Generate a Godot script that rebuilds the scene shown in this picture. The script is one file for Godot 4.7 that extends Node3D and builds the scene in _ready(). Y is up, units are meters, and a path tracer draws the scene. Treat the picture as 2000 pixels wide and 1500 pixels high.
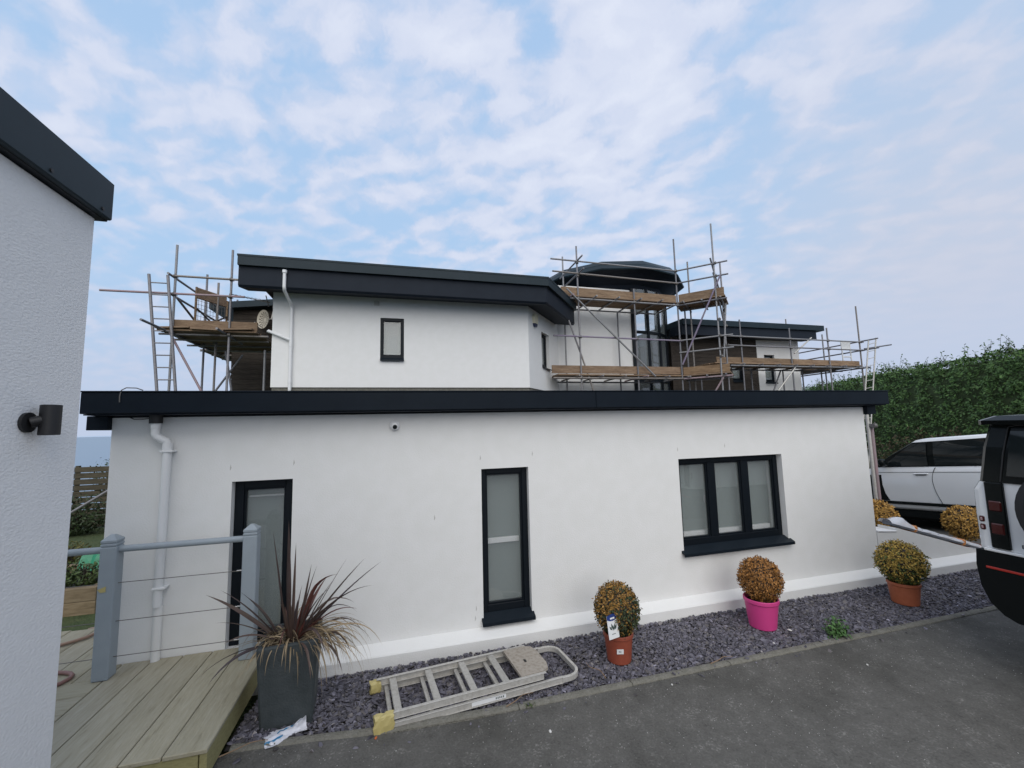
extends Node3D
# A white rendered annex under a taller house with scaffolding, seen from the drive.
# x runs along the annex wall, y is up, z comes towards the camera; the annex wall face is z = 0.

const DARK := Color(0.020, 0.027, 0.036)      # anthracite metal, linear
var rng := RandomNumberGenerator.new()
var M := {}
var names := {}
var mesh_cache := {}

# ------------------------------------------------------------------ mesh buffer
class B:
	var v := PackedVector3Array()
	var n := PackedVector3Array()
	var c := PackedColorArray()
	var col := Color.WHITE
	func tri(a: Vector3, b: Vector3, d: Vector3) -> void:
		var k := (d - a).cross(b - a).normalized()
		v.append(a); v.append(b); v.append(d)
		n.append(k); n.append(k); n.append(k)
		c.append(col); c.append(col); c.append(col)
	func trin(a: Vector3, b: Vector3, d: Vector3, na: Vector3, nb: Vector3, nd: Vector3) -> void:
		v.append(a); v.append(b); v.append(d)
		n.append(na); n.append(nb); n.append(nd)
		c.append(col); c.append(col); c.append(col)
	func quad(a: Vector3, b: Vector3, d: Vector3, e: Vector3) -> void:
		tri(a, b, d); tri(a, d, e)
	# axis box from lo to hi with a bevel
	func box(lo: Vector3, hi: Vector3, bevel := 0.0, t := Transform3D.IDENTITY) -> void:
		var h := (hi - lo) * 0.5
		var m := (hi + lo) * 0.5
		var e := minf(bevel, minf(h.x, minf(h.y, h.z)) * 0.9)
		var ax := [Vector3.RIGHT, Vector3.UP, Vector3.BACK]
		for i in 3:
			var u: Vector3 = ax[(i + 1) % 3]
			var w: Vector3 = ax[(i + 2) % 3]
			var hu: float = h[(i + 1) % 3] - e
			var hw: float = h[(i + 2) % 3] - e
			for s in [-1.0, 1.0]:
				var f: Vector3 = ax[i] * (h[i] * s)
				var p := [f - u * hu - w * hw, f + u * hu - w * hw, f + u * hu + w * hw, f - u * hu + w * hw]
				if s > 0: p.reverse()
				quad(t * (m + p[0]), t * (m + p[1]), t * (m + p[2]), t * (m + p[3]))
		if e <= 0.0: return
		for i in 3:
			var j := (i + 1) % 3
			var k := (i + 2) % 3
			for sj in [-1.0, 1.0]:
				for sk in [-1.0, 1.0]:
					var a0: Vector3 = ax[j] * (h[j] * sj) + ax[k] * ((h[k] - e) * sk)
					var b0: Vector3 = ax[j] * ((h[j] - e) * sj) + ax[k] * (h[k] * sk)
					var L: Vector3 = ax[i] * (h[i] - e)
					if sj * sk > 0: quad(t * (m + a0 - L), t * (m + b0 - L), t * (m + b0 + L), t * (m + a0 + L))
					else: quad(t * (m + a0 + L), t * (m + b0 + L), t * (m + b0 - L), t * (m + a0 - L))
		for sx in [-1.0, 1.0]:
			for sy in [-1.0, 1.0]:
				for sz in [-1.0, 1.0]:
					var px := Vector3(h.x * sx, (h.y - e) * sy, (h.z - e) * sz)
					var py := Vector3((h.x - e) * sx, h.y * sy, (h.z - e) * sz)
					var pz := Vector3((h.x - e) * sx, (h.y - e) * sy, h.z * sz)
					if sx * sy * sz > 0: tri(t * (m + px), t * (m + pz), t * (m + py))
					else: tri(t * (m + px), t * (m + py), t * (m + pz))
	# smooth tube along a path
	func tube(pts: Array, r, sides := 8, caps := true) -> void:
		var rings := []
		var nn := pts.size()
		var prev := Vector3.ZERO
		for i in nn:
			var d: Vector3 = (pts[mini(i + 1, nn - 1)] - pts[maxi(i - 1, 0)]).normalized()
			if prev == Vector3.ZERO:
				prev = d.cross(Vector3.UP if absf(d.y) < 0.9 else Vector3.RIGHT).normalized()
			var x := (prev - d * prev.dot(d)).normalized()
			prev = x
			var y := d.cross(x)
			var rr: float = r[i] if r is Array else r
			var ring := []
			for k in sides:
				var an := TAU * k / sides
				var o := x * cos(an) + y * sin(an)
				ring.append([pts[i] + o * rr, o])
			rings.append(ring)
		for i in nn - 1:
			for k in sides:
				var a = rings[i][k]; var b = rings[i][(k + 1) % sides]
				var d2 = rings[i + 1][(k + 1) % sides]; var e = rings[i + 1][k]
				trin(a[0], d2[0], b[0], a[1], d2[1], b[1]); trin(a[0], e[0], d2[0], a[1], e[1], d2[1])
		if caps:
			for i in [0, nn - 1]:
				for k in sides:
					tri(pts[i], rings[i][k][0], rings[i][(k + 1) % sides][0])
	# surface of revolution about y through ctr; prof = [[r, y], ...]
	func lathe(prof: Array, ctr := Vector3.ZERO, sides := 32, sx := 1.0, sz := 1.0) -> void:
		for i in prof.size() - 1:
			var r0: float = prof[i][0]; var y0: float = prof[i][1]
			var r1: float = prof[i + 1][0]; var y1: float = prof[i + 1][1]
			var sl := Vector2(y1 - y0, r0 - r1).normalized()
			for k in sides:
				var a0 := TAU * k / sides; var a1 := TAU * (k + 1) / sides
				var d0 := Vector3(cos(a0) * sx, 0, sin(a0) * sz); var d1 := Vector3(cos(a1) * sx, 0, sin(a1) * sz)
				var n0 := Vector3(cos(a0) * sl.x, sl.y, sin(a0) * sl.x); var n1 := Vector3(cos(a1) * sl.x, sl.y, sin(a1) * sl.x)
				var p := ctr + d0 * r0 + Vector3.UP * y0; var q := ctr + d1 * r0 + Vector3.UP * y0
				var s := ctr + d1 * r1 + Vector3.UP * y1; var t := ctr + d0 * r1 + Vector3.UP * y1
				if r0 > 1e-6: trin(p, q, s, n0, n1, n1)
				if r1 > 1e-6: trin(p, s, t, n0, n1, n0)
	# prism: polygon (x, y) pushed from z0 to z1
	func prism(poly: Array, z0: float, z1: float, t := Transform3D.IDENTITY) -> void:
		var pk := PackedVector2Array(poly)
		var ix := Geometry2D.triangulate_polygon(pk)
		for i in range(0, ix.size(), 3):
			var a := pk[ix[i]]; var b := pk[ix[i + 1]]; var d := pk[ix[i + 2]]
			tri(t * Vector3(a.x, a.y, z1), t * Vector3(d.x, d.y, z1), t * Vector3(b.x, b.y, z1))
			tri(t * Vector3(a.x, a.y, z0), t * Vector3(b.x, b.y, z0), t * Vector3(d.x, d.y, z0))
		for i in pk.size():
			var a := pk[i]; var b := pk[(i + 1) % pk.size()]
			quad(t * Vector3(a.x, a.y, z0), t * Vector3(a.x, a.y, z1), t * Vector3(b.x, b.y, z1), t * Vector3(b.x, b.y, z0))
	# closed rings lofted one to the next
	func loft(rings: Array, caps := true) -> void:
		for i in rings.size() - 1:
			var k: int = rings[i].size()
			for j in k:
				quad(rings[i][j], rings[i][(j + 1) % k], rings[i + 1][(j + 1) % k], rings[i + 1][j])
		if caps:
			for i in [0, rings.size() - 1]:
				var m := Vector3.ZERO
				for p in rings[i]: m += p
				m /= rings[i].size()
				for j in rings[i].size(): tri(m, rings[i][j], rings[i][(j + 1) % rings[i].size()])
	func mesh(smooth := false) -> ArrayMesh:
		if smooth:
			var st := SurfaceTool.new()
			st.begin(Mesh.PRIMITIVE_TRIANGLES)
			st.set_smooth_group(0)
			for i in v.size():
				st.set_color(c[i]); st.add_vertex(v[i])
			st.index(); st.generate_normals()
			return st.commit()
		var a := []
		a.resize(Mesh.ARRAY_MAX)
		a[Mesh.ARRAY_VERTEX] = v; a[Mesh.ARRAY_NORMAL] = n; a[Mesh.ARRAY_COLOR] = c
		var m := ArrayMesh.new()
		m.add_surface_from_arrays(Mesh.PRIMITIVE_TRIANGLES, a)
		return m

# ------------------------------------------------------------------ node helpers
func numbered(s: String) -> String:
	names[s] = names.get(s, -1) + 1
	return s if names[s] == 0 else "%s_%03d" % [s, names[s]]
func thing(called: String, label: String, category: String, at := Vector3.ZERO, turn := 0.0, group := "") -> Node3D:
	var o := Node3D.new()
	o.name = numbered(called)
	add_child(o)
	o.position = at; o.rotation.y = turn
	return tag(o, label, category, group)
func tag(o, label: String, category: String, group := ""):
	o.set_meta("label", label); o.set_meta("category", category)
	if group: o.set_meta("group", group)
	return o
func part(parent: Node, called: String, mesh: Mesh, m: Material, t := Transform3D.IDENTITY) -> MeshInstance3D:
	var o := MeshInstance3D.new()
	o.name = numbered(called) if parent == self else called
	o.mesh = mesh; o.material_override = m; o.transform = t
	parent.add_child(o, true)
	return o
func struct(called: String, mesh: Mesh, m: Material) -> MeshInstance3D:
	var o := part(self, called, mesh, m)
	o.set_meta("kind", "structure")
	return o
func bx(lo: Vector3, hi: Vector3, bevel := 0.0) -> ArrayMesh:
	var b := B.new()
	b.box(lo, hi, bevel)
	return b.mesh()
# a beveled box of a size, centred, kept for reuse
func unit_box(size: Vector3, bevel: float) -> ArrayMesh:
	var k := "%s %.4f" % [size.snapped(Vector3.ONE * 0.001), bevel]
	if not mesh_cache.has(k): mesh_cache[k] = bx(-size * 0.5, size * 0.5, bevel)
	return mesh_cache[k]
func along(a: Vector3, b: Vector3) -> Basis:   # local z runs from a to b
	var z := (b - a).normalized()
	var x := (Vector3.UP if absf(z.y) < 0.95 else Vector3.RIGHT).cross(z).normalized()
	return Basis(x, z.cross(x), z)
func pole(parent: Node, called: String, a: Vector3, b: Vector3, m: Material, r := 0.0242, sides := 12) -> MeshInstance3D:
	var k := "cyl %.4f %d" % [r, sides]
	if not mesh_cache.has(k):
		var q := B.new()
		q.tube([Vector3(0, -0.5, 0), Vector3(0, 0.5, 0)], r, sides)
		mesh_cache[k] = q.mesh()
	var y := b - a
	var x := y.cross(Vector3.UP if absf(y.normalized().y) < 0.9 else Vector3.RIGHT).normalized()
	return part(parent, called, mesh_cache[k], m, Transform3D(Basis(x, y, x.cross(y.normalized())), (a + b) * 0.5))
func board(parent: Node, called: String, a: Vector3, b: Vector3, up: Vector3, w: float, h: float, m: Material) -> MeshInstance3D:
	# plank from a to b, h thick along up, w across
	var z := (b - a).normalized()
	var x := up.cross(z).normalized()
	return part(parent, called, unit_box(Vector3(w, h, (b - a).length()), 0.004), m, Transform3D(Basis(x, z.cross(x), z), (a + b) * 0.5))

# ------------------------------------------------------------------ textures and materials
func lin(c: Color) -> Color:
	return c.linear_to_srgb()
func noise_img(size: int, freq: float, oct: int, sd: int, kind := FastNoiseLite.TYPE_SIMPLEX_SMOOTH) -> Image:
	var f := FastNoiseLite.new()
	f.seed = sd; f.frequency = freq; f.noise_type = kind
	f.fractal_octaves = oct
	f.fractal_type = FastNoiseLite.FRACTAL_FBM if oct > 1 else FastNoiseLite.FRACTAL_NONE
	return f.get_seamless_image(size, size, false, false, 0.15, true)
# ramp: linear colours spread over 0..1; a and b are noise pictures mixed by wb
func ramp_tex(a: Image, ramp: Array, b: Image = null, wb := 0.0) -> ImageTexture:
	var da := a.get_data()
	var db := b.get_data() if b else PackedByteArray()
	var lut := PackedByteArray()
	for i in 256:
		var t := i / 255.0 * (ramp.size() - 1)
		var k := mini(int(t), ramp.size() - 2)
		var c: Color = lin(ramp[k].lerp(ramp[k + 1], t - k))
		lut.append(int(clampf(c.r, 0, 1) * 255)); lut.append(int(clampf(c.g, 0, 1) * 255)); lut.append(int(clampf(c.b, 0, 1) * 255))
	var out := PackedByteArray()
	out.resize(da.size() * 3)
	for i in da.size():
		var q: int = da[i]
		if wb > 0.0: q = int(q * (1.0 - wb) + db[i] * wb)
		q *= 3
		var j := i * 3
		out[j] = lut[q]; out[j + 1] = lut[q + 1]; out[j + 2] = lut[q + 2]
	var im := Image.create_from_data(a.get_width(), a.get_height(), false, Image.FORMAT_RGB8, out)
	im.generate_mipmaps()
	return ImageTexture.create_from_image(im)
func normal_tex(a: Image, strength: float) -> ImageTexture:
	var im: Image = a.duplicate()
	im.convert(Image.FORMAT_RGBA8)
	im.bump_map_to_normal_map(strength)
	return ImageTexture.create_from_image(im)
func mat(c: Color, rough := 0.7, metal := 0.0) -> StandardMaterial3D:
	var m := StandardMaterial3D.new()
	m.albedo_color = lin(c); m.roughness = rough; m.metallic = metal
	m.metallic_specular = 0.5
	return m
func tri_mat(albedo: Texture2D, normal: Texture2D, scale: Vector3, rough := 0.8, world := true, nscale := 1.0) -> StandardMaterial3D:
	var m := StandardMaterial3D.new()
	m.roughness = rough
	m.albedo_texture = albedo
	m.uv1_triplanar = true; m.uv1_world_triplanar = world; m.uv1_scale = scale
	if normal:
		m.normal_enabled = true; m.normal_texture = normal; m.normal_scale = nscale
	return m
func vc_mat(rough := 0.7) -> StandardMaterial3D:
	var m := StandardMaterial3D.new()
	m.vertex_color_use_as_albedo = true; m.roughness = rough
	return m
func wood_set(key: String, ramp: Array, sd: int, grain: Vector3, rough := 0.8) -> void:
	# local z is the length of the board
	var fine := noise_img(512, 0.02, 4, sd)
	var coarse := noise_img(512, 0.006, 2, sd + 7)
	var tex := ramp_tex(fine, ramp, coarse, 0.45)
	var nt := normal_tex(fine, 4.0)
	M[key] = []
	for i in 5:
		var m := tri_mat(tex, nt, grain, rough, false, 0.6)
		m.uv1_offset = Vector3(i * 0.37, i * 0.61, i * 0.23)
		var g := (0.93 if key == "deck" else 0.84) + (0.025 if key == "deck" else 0.06) * ((i * 3) % 5)
		m.albedo_color = lin(Color(g, g, g * (0.97 + 0.012 * i)))
		M[key].append(m)

func make_materials() -> void:
	var fine := noise_img(512, 0.09, 3, 3)
	var mid := noise_img(512, 0.02, 4, 11)
	var big := noise_img(512, 0.006, 3, 23)
	var rend_n := normal_tex(fine, 3.0)
	M.render = tri_mat(ramp_tex(big, [Color(0.742, 0.745, 0.725), Color(0.785, 0.785, 0.775)], fine, 0.3), rend_n, Vector3.ONE * 1.3, 0.9, true, 0.22)
	M.render_rough = tri_mat(ramp_tex(big, [Color(0.755, 0.755, 0.75), Color(0.79, 0.79, 0.785)], fine, 0.35), normal_tex(noise_img(512, 0.06, 4, 5), 5.0), Vector3(1.3, 2.6, 1.3), 0.92, true, 0.42)
	M.white_trim = mat(Color(0.80, 0.80, 0.80), 0.6)
	M.metal = tri_mat(ramp_tex(big, [Color(0.014, 0.026, 0.034), Color(0.019, 0.032, 0.041)], mid, 0.3), null, Vector3.ONE * 0.7, 0.42)
	M.metal.metallic_specular = 0.3
	M.metal_dim_sky = tri_mat(ramp_tex(big, [Color(0.0055, 0.0095, 0.0155), Color(0.0075, 0.0125, 0.0195)], mid, 0.3), null, Vector3.ONE * 0.7, 0.5)  # same paint as metal, its weaker sky reflection put into the colour
	M.metal_dim_sky.metallic_specular = 0.25
	M.metal_soffit = tri_mat(ramp_tex(big, [Color(0.013, 0.018, 0.027), Color(0.018, 0.024, 0.034)], mid, 0.3), null, Vector3.ONE * 0.6, 0.55)
	M.metal_soffit.metallic_specular = 0.25
	M.frame = mat(Color(0.006, 0.009, 0.013), 0.42)
	M.frame.metallic_specular = 0.3
	M.sill = mat(Color(0.009, 0.014, 0.020), 0.4)
	M.sill.metallic_specular = 0.3
	M.pvc = mat(Color(0.74, 0.75, 0.75), 0.35)
	M.black = mat(Color(0.012, 0.012, 0.013), 0.5)
	M.rubber = mat(Color(0.014, 0.014, 0.015), 0.8)
	M.glass = mat(Color(0.50, 0.56, 0.56), 0.03)
	M.glass.transparency = BaseMaterial3D.TRANSPARENCY_ALPHA
	M.glass.albedo_color.a = 0.14
	M.glass.metallic_specular = 1.0
	M.blind = tri_mat(ramp_tex(noise_img(256, 0.05, 3, 61), [Color(0.15, 0.185, 0.18), Color(0.19, 0.225, 0.22)]), null, Vector3.ONE * 2.0, 0.8)
	M.oak_floor = mat(Color(0.30, 0.21, 0.13), 0.6)
	# asphalt: fine stone chips over worn patches
	var cell := FastNoiseLite.new()
	cell.noise_type = FastNoiseLite.TYPE_CELLULAR; cell.frequency = 0.11; cell.seed = 4
	cell.cellular_return_type = FastNoiseLite.RETURN_CELL_VALUE
	cell.fractal_type = FastNoiseLite.FRACTAL_NONE
	var chips := cell.get_seamless_image(1024, 1024, false, false, 0.1, true)
	M.asphalt = tri_mat(ramp_tex(chips, [Color(0.056, 0.054, 0.049), Color(0.096, 0.092, 0.083), Color(0.108, 0.104, 0.094), Color(0.13, 0.125, 0.114), Color(0.26, 0.25, 0.23)], noise_img(1024, 0.006, 5, 9), 0.5), normal_tex(chips, 3.0), Vector3.ONE * 0.9, 0.9, true, 0.7)
	M.asphalt.detail_enabled = true
	M.asphalt.detail_blend_mode = BaseMaterial3D.BLEND_MODE_MUL
	M.asphalt.detail_albedo = ramp_tex(noise_img(512, 0.008, 4, 77), [Color(0.62, 0.62, 0.60), Color(0.95, 0.95, 0.95), Color(1, 1, 1)])
	M.asphalt.detail_uv_layer = BaseMaterial3D.DETAIL_UV_2
	M.asphalt.uv2_triplanar = true; M.asphalt.uv2_world_triplanar = true; M.asphalt.uv2_scale = Vector3.ONE * 0.21
	M.concrete = tri_mat(ramp_tex(mid, [Color(0.10, 0.10, 0.075), Color(0.18, 0.172, 0.145), Color(0.24, 0.232, 0.205)], fine, 0.4), normal_tex(fine, 5.0), Vector3.ONE * 1.1, 0.95)
	M.soil = tri_mat(ramp_tex(mid, [Color(0.025, 0.022, 0.02), Color(0.06, 0.055, 0.055)]), null, Vector3.ONE * 2.0, 0.95)
	M.grass = tri_mat(ramp_tex(mid, [Color(0.028, 0.05, 0.014), Color(0.055, 0.08, 0.024), Color(0.09, 0.10, 0.04)], fine, 0.4), normal_tex(fine, 6.0), Vector3.ONE * 0.5, 0.95)
	wood_set("deck", [Color(0.20, 0.18, 0.125), Color(0.34, 0.31, 0.225), Color(0.375, 0.345, 0.26), Color(0.43, 0.40, 0.315)], 31, Vector3(5.0, 5.0, 0.55), 0.85)
	wood_set("board", [Color(0.075, 0.05, 0.03), Color(0.19, 0.125, 0.078), Color(0.255, 0.175, 0.11), Color(0.36, 0.27, 0.18)], 41, Vector3(4.0, 4.0, 0.5), 0.85)
	wood_set("sleeper", [Color(0.12, 0.09, 0.05), Color(0.24, 0.18, 0.11), Color(0.31, 0.25, 0.16)], 51, Vector3(3.0, 3.0, 0.5), 0.9)
	wood_set("cladding", [Color(0.018, 0.014, 0.011), Color(0.042, 0.033, 0.026), Color(0.07, 0.056, 0.045)], 71, Vector3(3.0, 3.0, 0.35), 0.85)
	wood_set("fence", [Color(0.035, 0.029, 0.018), Color(0.075, 0.065, 0.042), Color(0.115, 0.098, 0.066)], 81, Vector3(3.0, 3.0, 0.4), 0.9)
	M.treated = tri_mat(ramp_tex(mid, [Color(0.20, 0.18, 0.075), Color(0.36, 0.33, 0.16)], fine, 0.3), null, Vector3(2.0, 6.0, 2.0), 0.8)
	M.fresh_wood = M.board[4].duplicate()
	M.fresh_wood.albedo_color = Color(1, 0.98, 0.93)
	# galvanised tube
	var galv := ramp_tex(mid, [Color(0.16, 0.16, 0.165), Color(0.26, 0.26, 0.265), Color(0.34, 0.335, 0.33)], fine, 0.4)
	M.tube = []
	for i in 4:
		var m := tri_mat(galv, null, Vector3.ONE * 1.5, 0.5)
		m.metallic = 0.35
		m.albedo_color = [Color(1, 1, 1), Color(0.93, 0.92, 0.93), Color(0.84, 0.84, 0.86), Color(0.96, 0.92, 0.88)][i]
		M.tube.append(m)
	M.tube_pink = tri_mat(ramp_tex(big, [Color(0.22, 0.21, 0.22), Color(0.38, 0.24, 0.26)], mid, 0.3), null, Vector3.ONE * 0.9, 0.6)
	M.tube_purple = tri_mat(ramp_tex(big, [Color(0.26, 0.255, 0.27), Color(0.19, 0.13, 0.25)], mid, 0.3), null, Vector3.ONE * 0.8, 0.6)
	M.alu = tri_mat(ramp_tex(mid, [Color(0.36, 0.34, 0.305), Color(0.52, 0.505, 0.47), Color(0.60, 0.585, 0.555)], fine, 0.35), null, Vector3.ONE * 2.0, 0.5)
	M.alu.metallic = 0.3
	M.coupler = mat(Color(0.17, 0.16, 0.15), 0.6, 0.4)
	M.grey_paint = tri_mat(ramp_tex(big, [Color(0.29, 0.335, 0.37), Color(0.325, 0.37, 0.405)], fine, 0.25), rend_n, Vector3.ONE * 1.5, 0.55, true, 0.15)
	M.planter = tri_mat(ramp_tex(mid, [Color(0.028, 0.036, 0.038), Color(0.045, 0.055, 0.058), Color(0.06, 0.07, 0.073)], big, 0.5), rend_n, Vector3.ONE * 1.2, 0.75, true, 0.4)
	M.terracotta = tri_mat(ramp_tex(mid, [Color(0.25, 0.055, 0.03), Color(0.31, 0.075, 0.04)]), null, Vector3.ONE * 2.0, 0.55)
	M.terracotta_light = tri_mat(ramp_tex(mid, [Color(0.36, 0.10, 0.045), Color(0.43, 0.13, 0.06)]), null, Vector3.ONE * 2.0, 0.55)
	M.pink = mat(Color(0.60, 0.055, 0.235), 0.45)
	M.leaf = vc_mat(0.65)
	M.leaf.backlight_enabled = true; M.leaf.backlight = Color(0.10, 0.11, 0.05)
	M.phormium = vc_mat(0.5)
	M.hedge_wood = tri_mat(ramp_tex(fine, [Color(0.04, 0.065, 0.02), Color(0.075, 0.10, 0.036)], mid, 0.4), null, Vector3.ONE * 0.8, 0.9)
	M.paint_white = mat(Color(0.82, 0.82, 0.81), 0.25)
	M.paint_white.clearcoat_enabled = true; M.paint_white.clearcoat = 1.0; M.paint_white.clearcoat_roughness = 0.04
	M.paint_black = mat(Color(0.006, 0.008, 0.008), 0.16)
	M.paint_black.metallic_specular = 0.28
	M.car_plastic = mat(Color(0.006, 0.0075, 0.0075), 0.6)
	M.car_plastic.metallic_specular = 0.25
	M.car_glass = mat(Color(0.012, 0.016, 0.017), 0.04)
	M.lamp_red = mat(Color(0.065, 0.010, 0.009), 0.12)
	M.lamp_clear = mat(Color(0.45, 0.30, 0.30), 0.15)
	M.tag_white = mat(Color(0.78, 0.79, 0.80), 0.4)
	M.tag_blue = mat(Color(0.018, 0.045, 0.20), 0.4)
	M.tag_ink = mat(Color(0.06, 0.085, 0.075), 0.5)
	M.tape_yellow = mat(Color(0.50, 0.42, 0.17), 0.45)
	M.platform = tri_mat(ramp_tex(mid, [Color(0.20, 0.165, 0.13), Color(0.36, 0.32, 0.27), Color(0.44, 0.40, 0.35)], fine, 0.3), null, Vector3.ONE * 2.5, 0.6)
	M.tape_orange = mat(Color(0.55, 0.22, 0.06), 0.4)
	M.plastic_wrap = mat(Color(0.62, 0.66, 0.74), 0.22)
	M.chrome = mat(Color(0.6, 0.6, 0.6), 0.2, 0.9)
	M.water = mat(Color(0.16, 0.23, 0.30), 0.35)

# ------------------------------------------------------------------ sky
# [azimuth from -z towards +x, elevation, width az, width el, amount] of the larger clouds and gaps
const SKY_UNIT := 0.70
const CLOUDS := [
	[29.7, 39.6, 11, 8, 0.32], [35, 45, 8, 6, 0.40], [27, 32, 12, 6, 0.34], [16.1, 34.6, 4, 3, 0.25],
	[54.6, 35.2, 6, 4, 0.34], [58.3, 36.5, 4, 3, 0.28], [40, 24, 8, 4, 0.20], [3, 44, 14, 8, 0.22], [-27, 29, 14, 8, 0.16],
	[-34, 34, 12, 8, 0.26], [-8, 36, 12, 6, 0.12], [24, 22, 12, 5, 0.16],
	[20.4, 45.5, 3, 5, -0.50], [48.2, 32.5, 4, 3.5, -0.45], [46, 29, 7, 4, -0.40], [64, 37, 7, 5, -0.34], [-15, 29.5, 5, 4, -0.34],
	[-29, 39, 5, 3, -0.22], [50, 21.5, 8, 4, -0.36], [-5, 22, 13, 5, -0.34], [-26, 19, 10, 4, -0.30], [12.6, 40, 2.5, 3, -0.36], [44, 40, 4, 3, -0.30]]
func make_sky() -> Sky:
	var w := 2560
	var h := 1280
	var big := FastNoiseLite.new()
	big.seed = 12; big.frequency = 0.55; big.fractal_octaves = 4; big.noise_type = FastNoiseLite.TYPE_SIMPLEX_SMOOTH; big.fractal_gain = 0.55
	var puff := FastNoiseLite.new()
	puff.seed = 91; puff.frequency = 6.0; puff.fractal_octaves = 5; puff.noise_type = FastNoiseLite.TYPE_SIMPLEX_SMOOTH; puff.fractal_gain = 0.5
	puff.domain_warp_enabled = true; puff.domain_warp_amplitude = 0.14; puff.domain_warp_frequency = 2.2
	var out := PackedFloat32Array()
	out.resize(w * h * 3)
	var hazy := Color(0.470, 0.545, 0.700)
	var low := Color(0.33, 0.44, 0.60)
	for j in h:
		var el := PI * 0.5 - PI * (j + 0.5) / h
		var sy := sin(el); var cy := cos(el)
		var eld := rad_to_deg(el)
		if el < -0.02:
			for i in w:
				var q := (j * w + i) * 3
				out[q] = low.r * 0.8; out[q + 1] = low.g * 0.8; out[q + 2] = low.b * 0.8
			continue
		var blue := Color(0.40, 0.575, 0.79).lerp(Color(0.345, 0.50, 0.74), clampf(eld / 60.0, 0, 1))
		var near := clampf((eld + 1.0) / 22.0, 0, 1)
		near = near * near * (3.0 - 2.0 * near)
		var k := 1.0 / (sy + 0.16)
		var over := sm((eld - 46.0) / 26.0)   # unseen cloud cover added overhead to lift the ambient light
		for i in w:
			var az := TAU * (i + 0.5) / w
			var sx := sin(az) * cy * k; var sz := -cos(az) * cy * k
			# drawn out along one wind direction
			var u := sx * 0.80 + sz * 0.60; var vv := sx * -0.60 + sz * 0.80
			var d := big.get_noise_2d(u * 0.9, vv * 1.25) * 0.36 + puff.get_noise_2d(u * 0.85, vv * 1.15) * 0.80
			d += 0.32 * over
			var azd := rad_to_deg(az)
			if azd > 180.0: azd -= 360.0
			if eld > 8.0 and absf(azd - 12.0) < 80.0:
				for b in CLOUDS:
					var da: float = (azd - b[0]) / b[2]; var de: float = (eld - b[1]) / b[3]
					var qd := da * da + de * de
					if qd < 5.0: d += 0.72 * b[4] * exp(-qd)
			var t := clampf((d + 0.44) / 0.84, 0.0, 1.0)
			t = t * t * (3.0 - 2.0 * t)
			var lit := clampf((d - 0.05) * 0.9, 0.0, 1.0)
			var veil := sm((azd - 34.0) / 30.0) * clampf(1.35 - eld / 34.0, 0.0, 1.0) if azd < 150.0 else 0.0
			var r := lerpf(blue.r, 0.575 + lit * 0.16, t * 0.90)
			var g := lerpf(blue.g, 0.625 + lit * 0.14, t * 0.90)
			var bl := lerpf(blue.b, 0.770 + lit * 0.09, t * 0.90)
			r = lerpf(r, 0.53, veil * 0.85); g = lerpf(g, 0.56, veil * 0.85); bl = lerpf(bl, 0.66, veil * 0.85)
			r = lerpf(hazy.r, r, near); g = lerpf(hazy.g, g, near); bl = lerpf(hazy.b, bl, near)
			var q := (j * w + i) * 3
			out[q] = r * SKY_UNIT; out[q + 1] = g * SKY_UNIT; out[q + 2] = bl * SKY_UNIT
	var im := Image.create_from_data(w, h, false, Image.FORMAT_RGBF, out.to_byte_array())
	var sm := PanoramaSkyMaterial.new()
	sm.panorama = ImageTexture.create_from_image(im)
	var s := Sky.new()
	s.sky_material = sm
	return s

func _ready() -> void:
	rng.seed = 20240611
	# camera
	var cam := Camera3D.new()
	cam.name = "camera"
	cam.fov = 85.03
	cam.near = 0.05; cam.far = 60000.0
	add_child(cam)
	var yaw := deg_to_rad(15.31714); var pitch := deg_to_rad(5.79255); var roll := deg_to_rad(-1.37717)
	var fwd := Vector3(sin(yaw) * cos(pitch), sin(pitch), -cos(yaw) * cos(pitch))
	var right := Vector3(cos(yaw), 0, sin(yaw))
	var up := right.cross(fwd)
	cam.transform = Transform3D(Basis(right * cos(roll) + up * sin(roll), up * cos(roll) - right * sin(roll), -fwd), Vector3(0, 2.008, 4.05))
	cam.current = true
	# sky, soft sun through thin cloud behind the camera, exposure
	var we := WorldEnvironment.new()
	we.name = "world_environment"
	var env := Environment.new()
	env.background_mode = Environment.BG_SKY
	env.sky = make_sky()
	env.tonemap_mode = Environment.TONE_MAPPER_LINEAR
	env.tonemap_exposure = 1.6
	env.sdfgi_enabled = true; env.ssao_enabled = true; env.ssil_enabled = true
	we.environment = env
	add_child(we)
	var sun := DirectionalLight3D.new()
	sun.name = "sun"
	sun.light_energy = 0.42
	sun.light_angular_distance = 70.0
	sun.light_color = Color(1.0, 0.965, 0.91)
	sun.shadow_enabled = true
	add_child(sun)
	sun.look_at_from_position(Vector3(-0.9, 4.6, 5.6), Vector3.ZERO)
	print("sky done ", Time.get_ticks_msec())
	make_materials()
	print("materials done ", Time.get_ticks_msec())
	ground()
	annex()
	outbuilding()
	main_house()
	print("buildings done ", Time.get_ticks_msec())
	scaffold_left()
	scaffold_centre()
	scaffold_right()
	deck_and_railing()
	front_bed()
	print("bed done ", Time.get_ticks_msec())
	low_wall()
	white_suv()
	black_suv()
	hedge()
	garden()
	print("done ", Time.get_ticks_msec())

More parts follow.
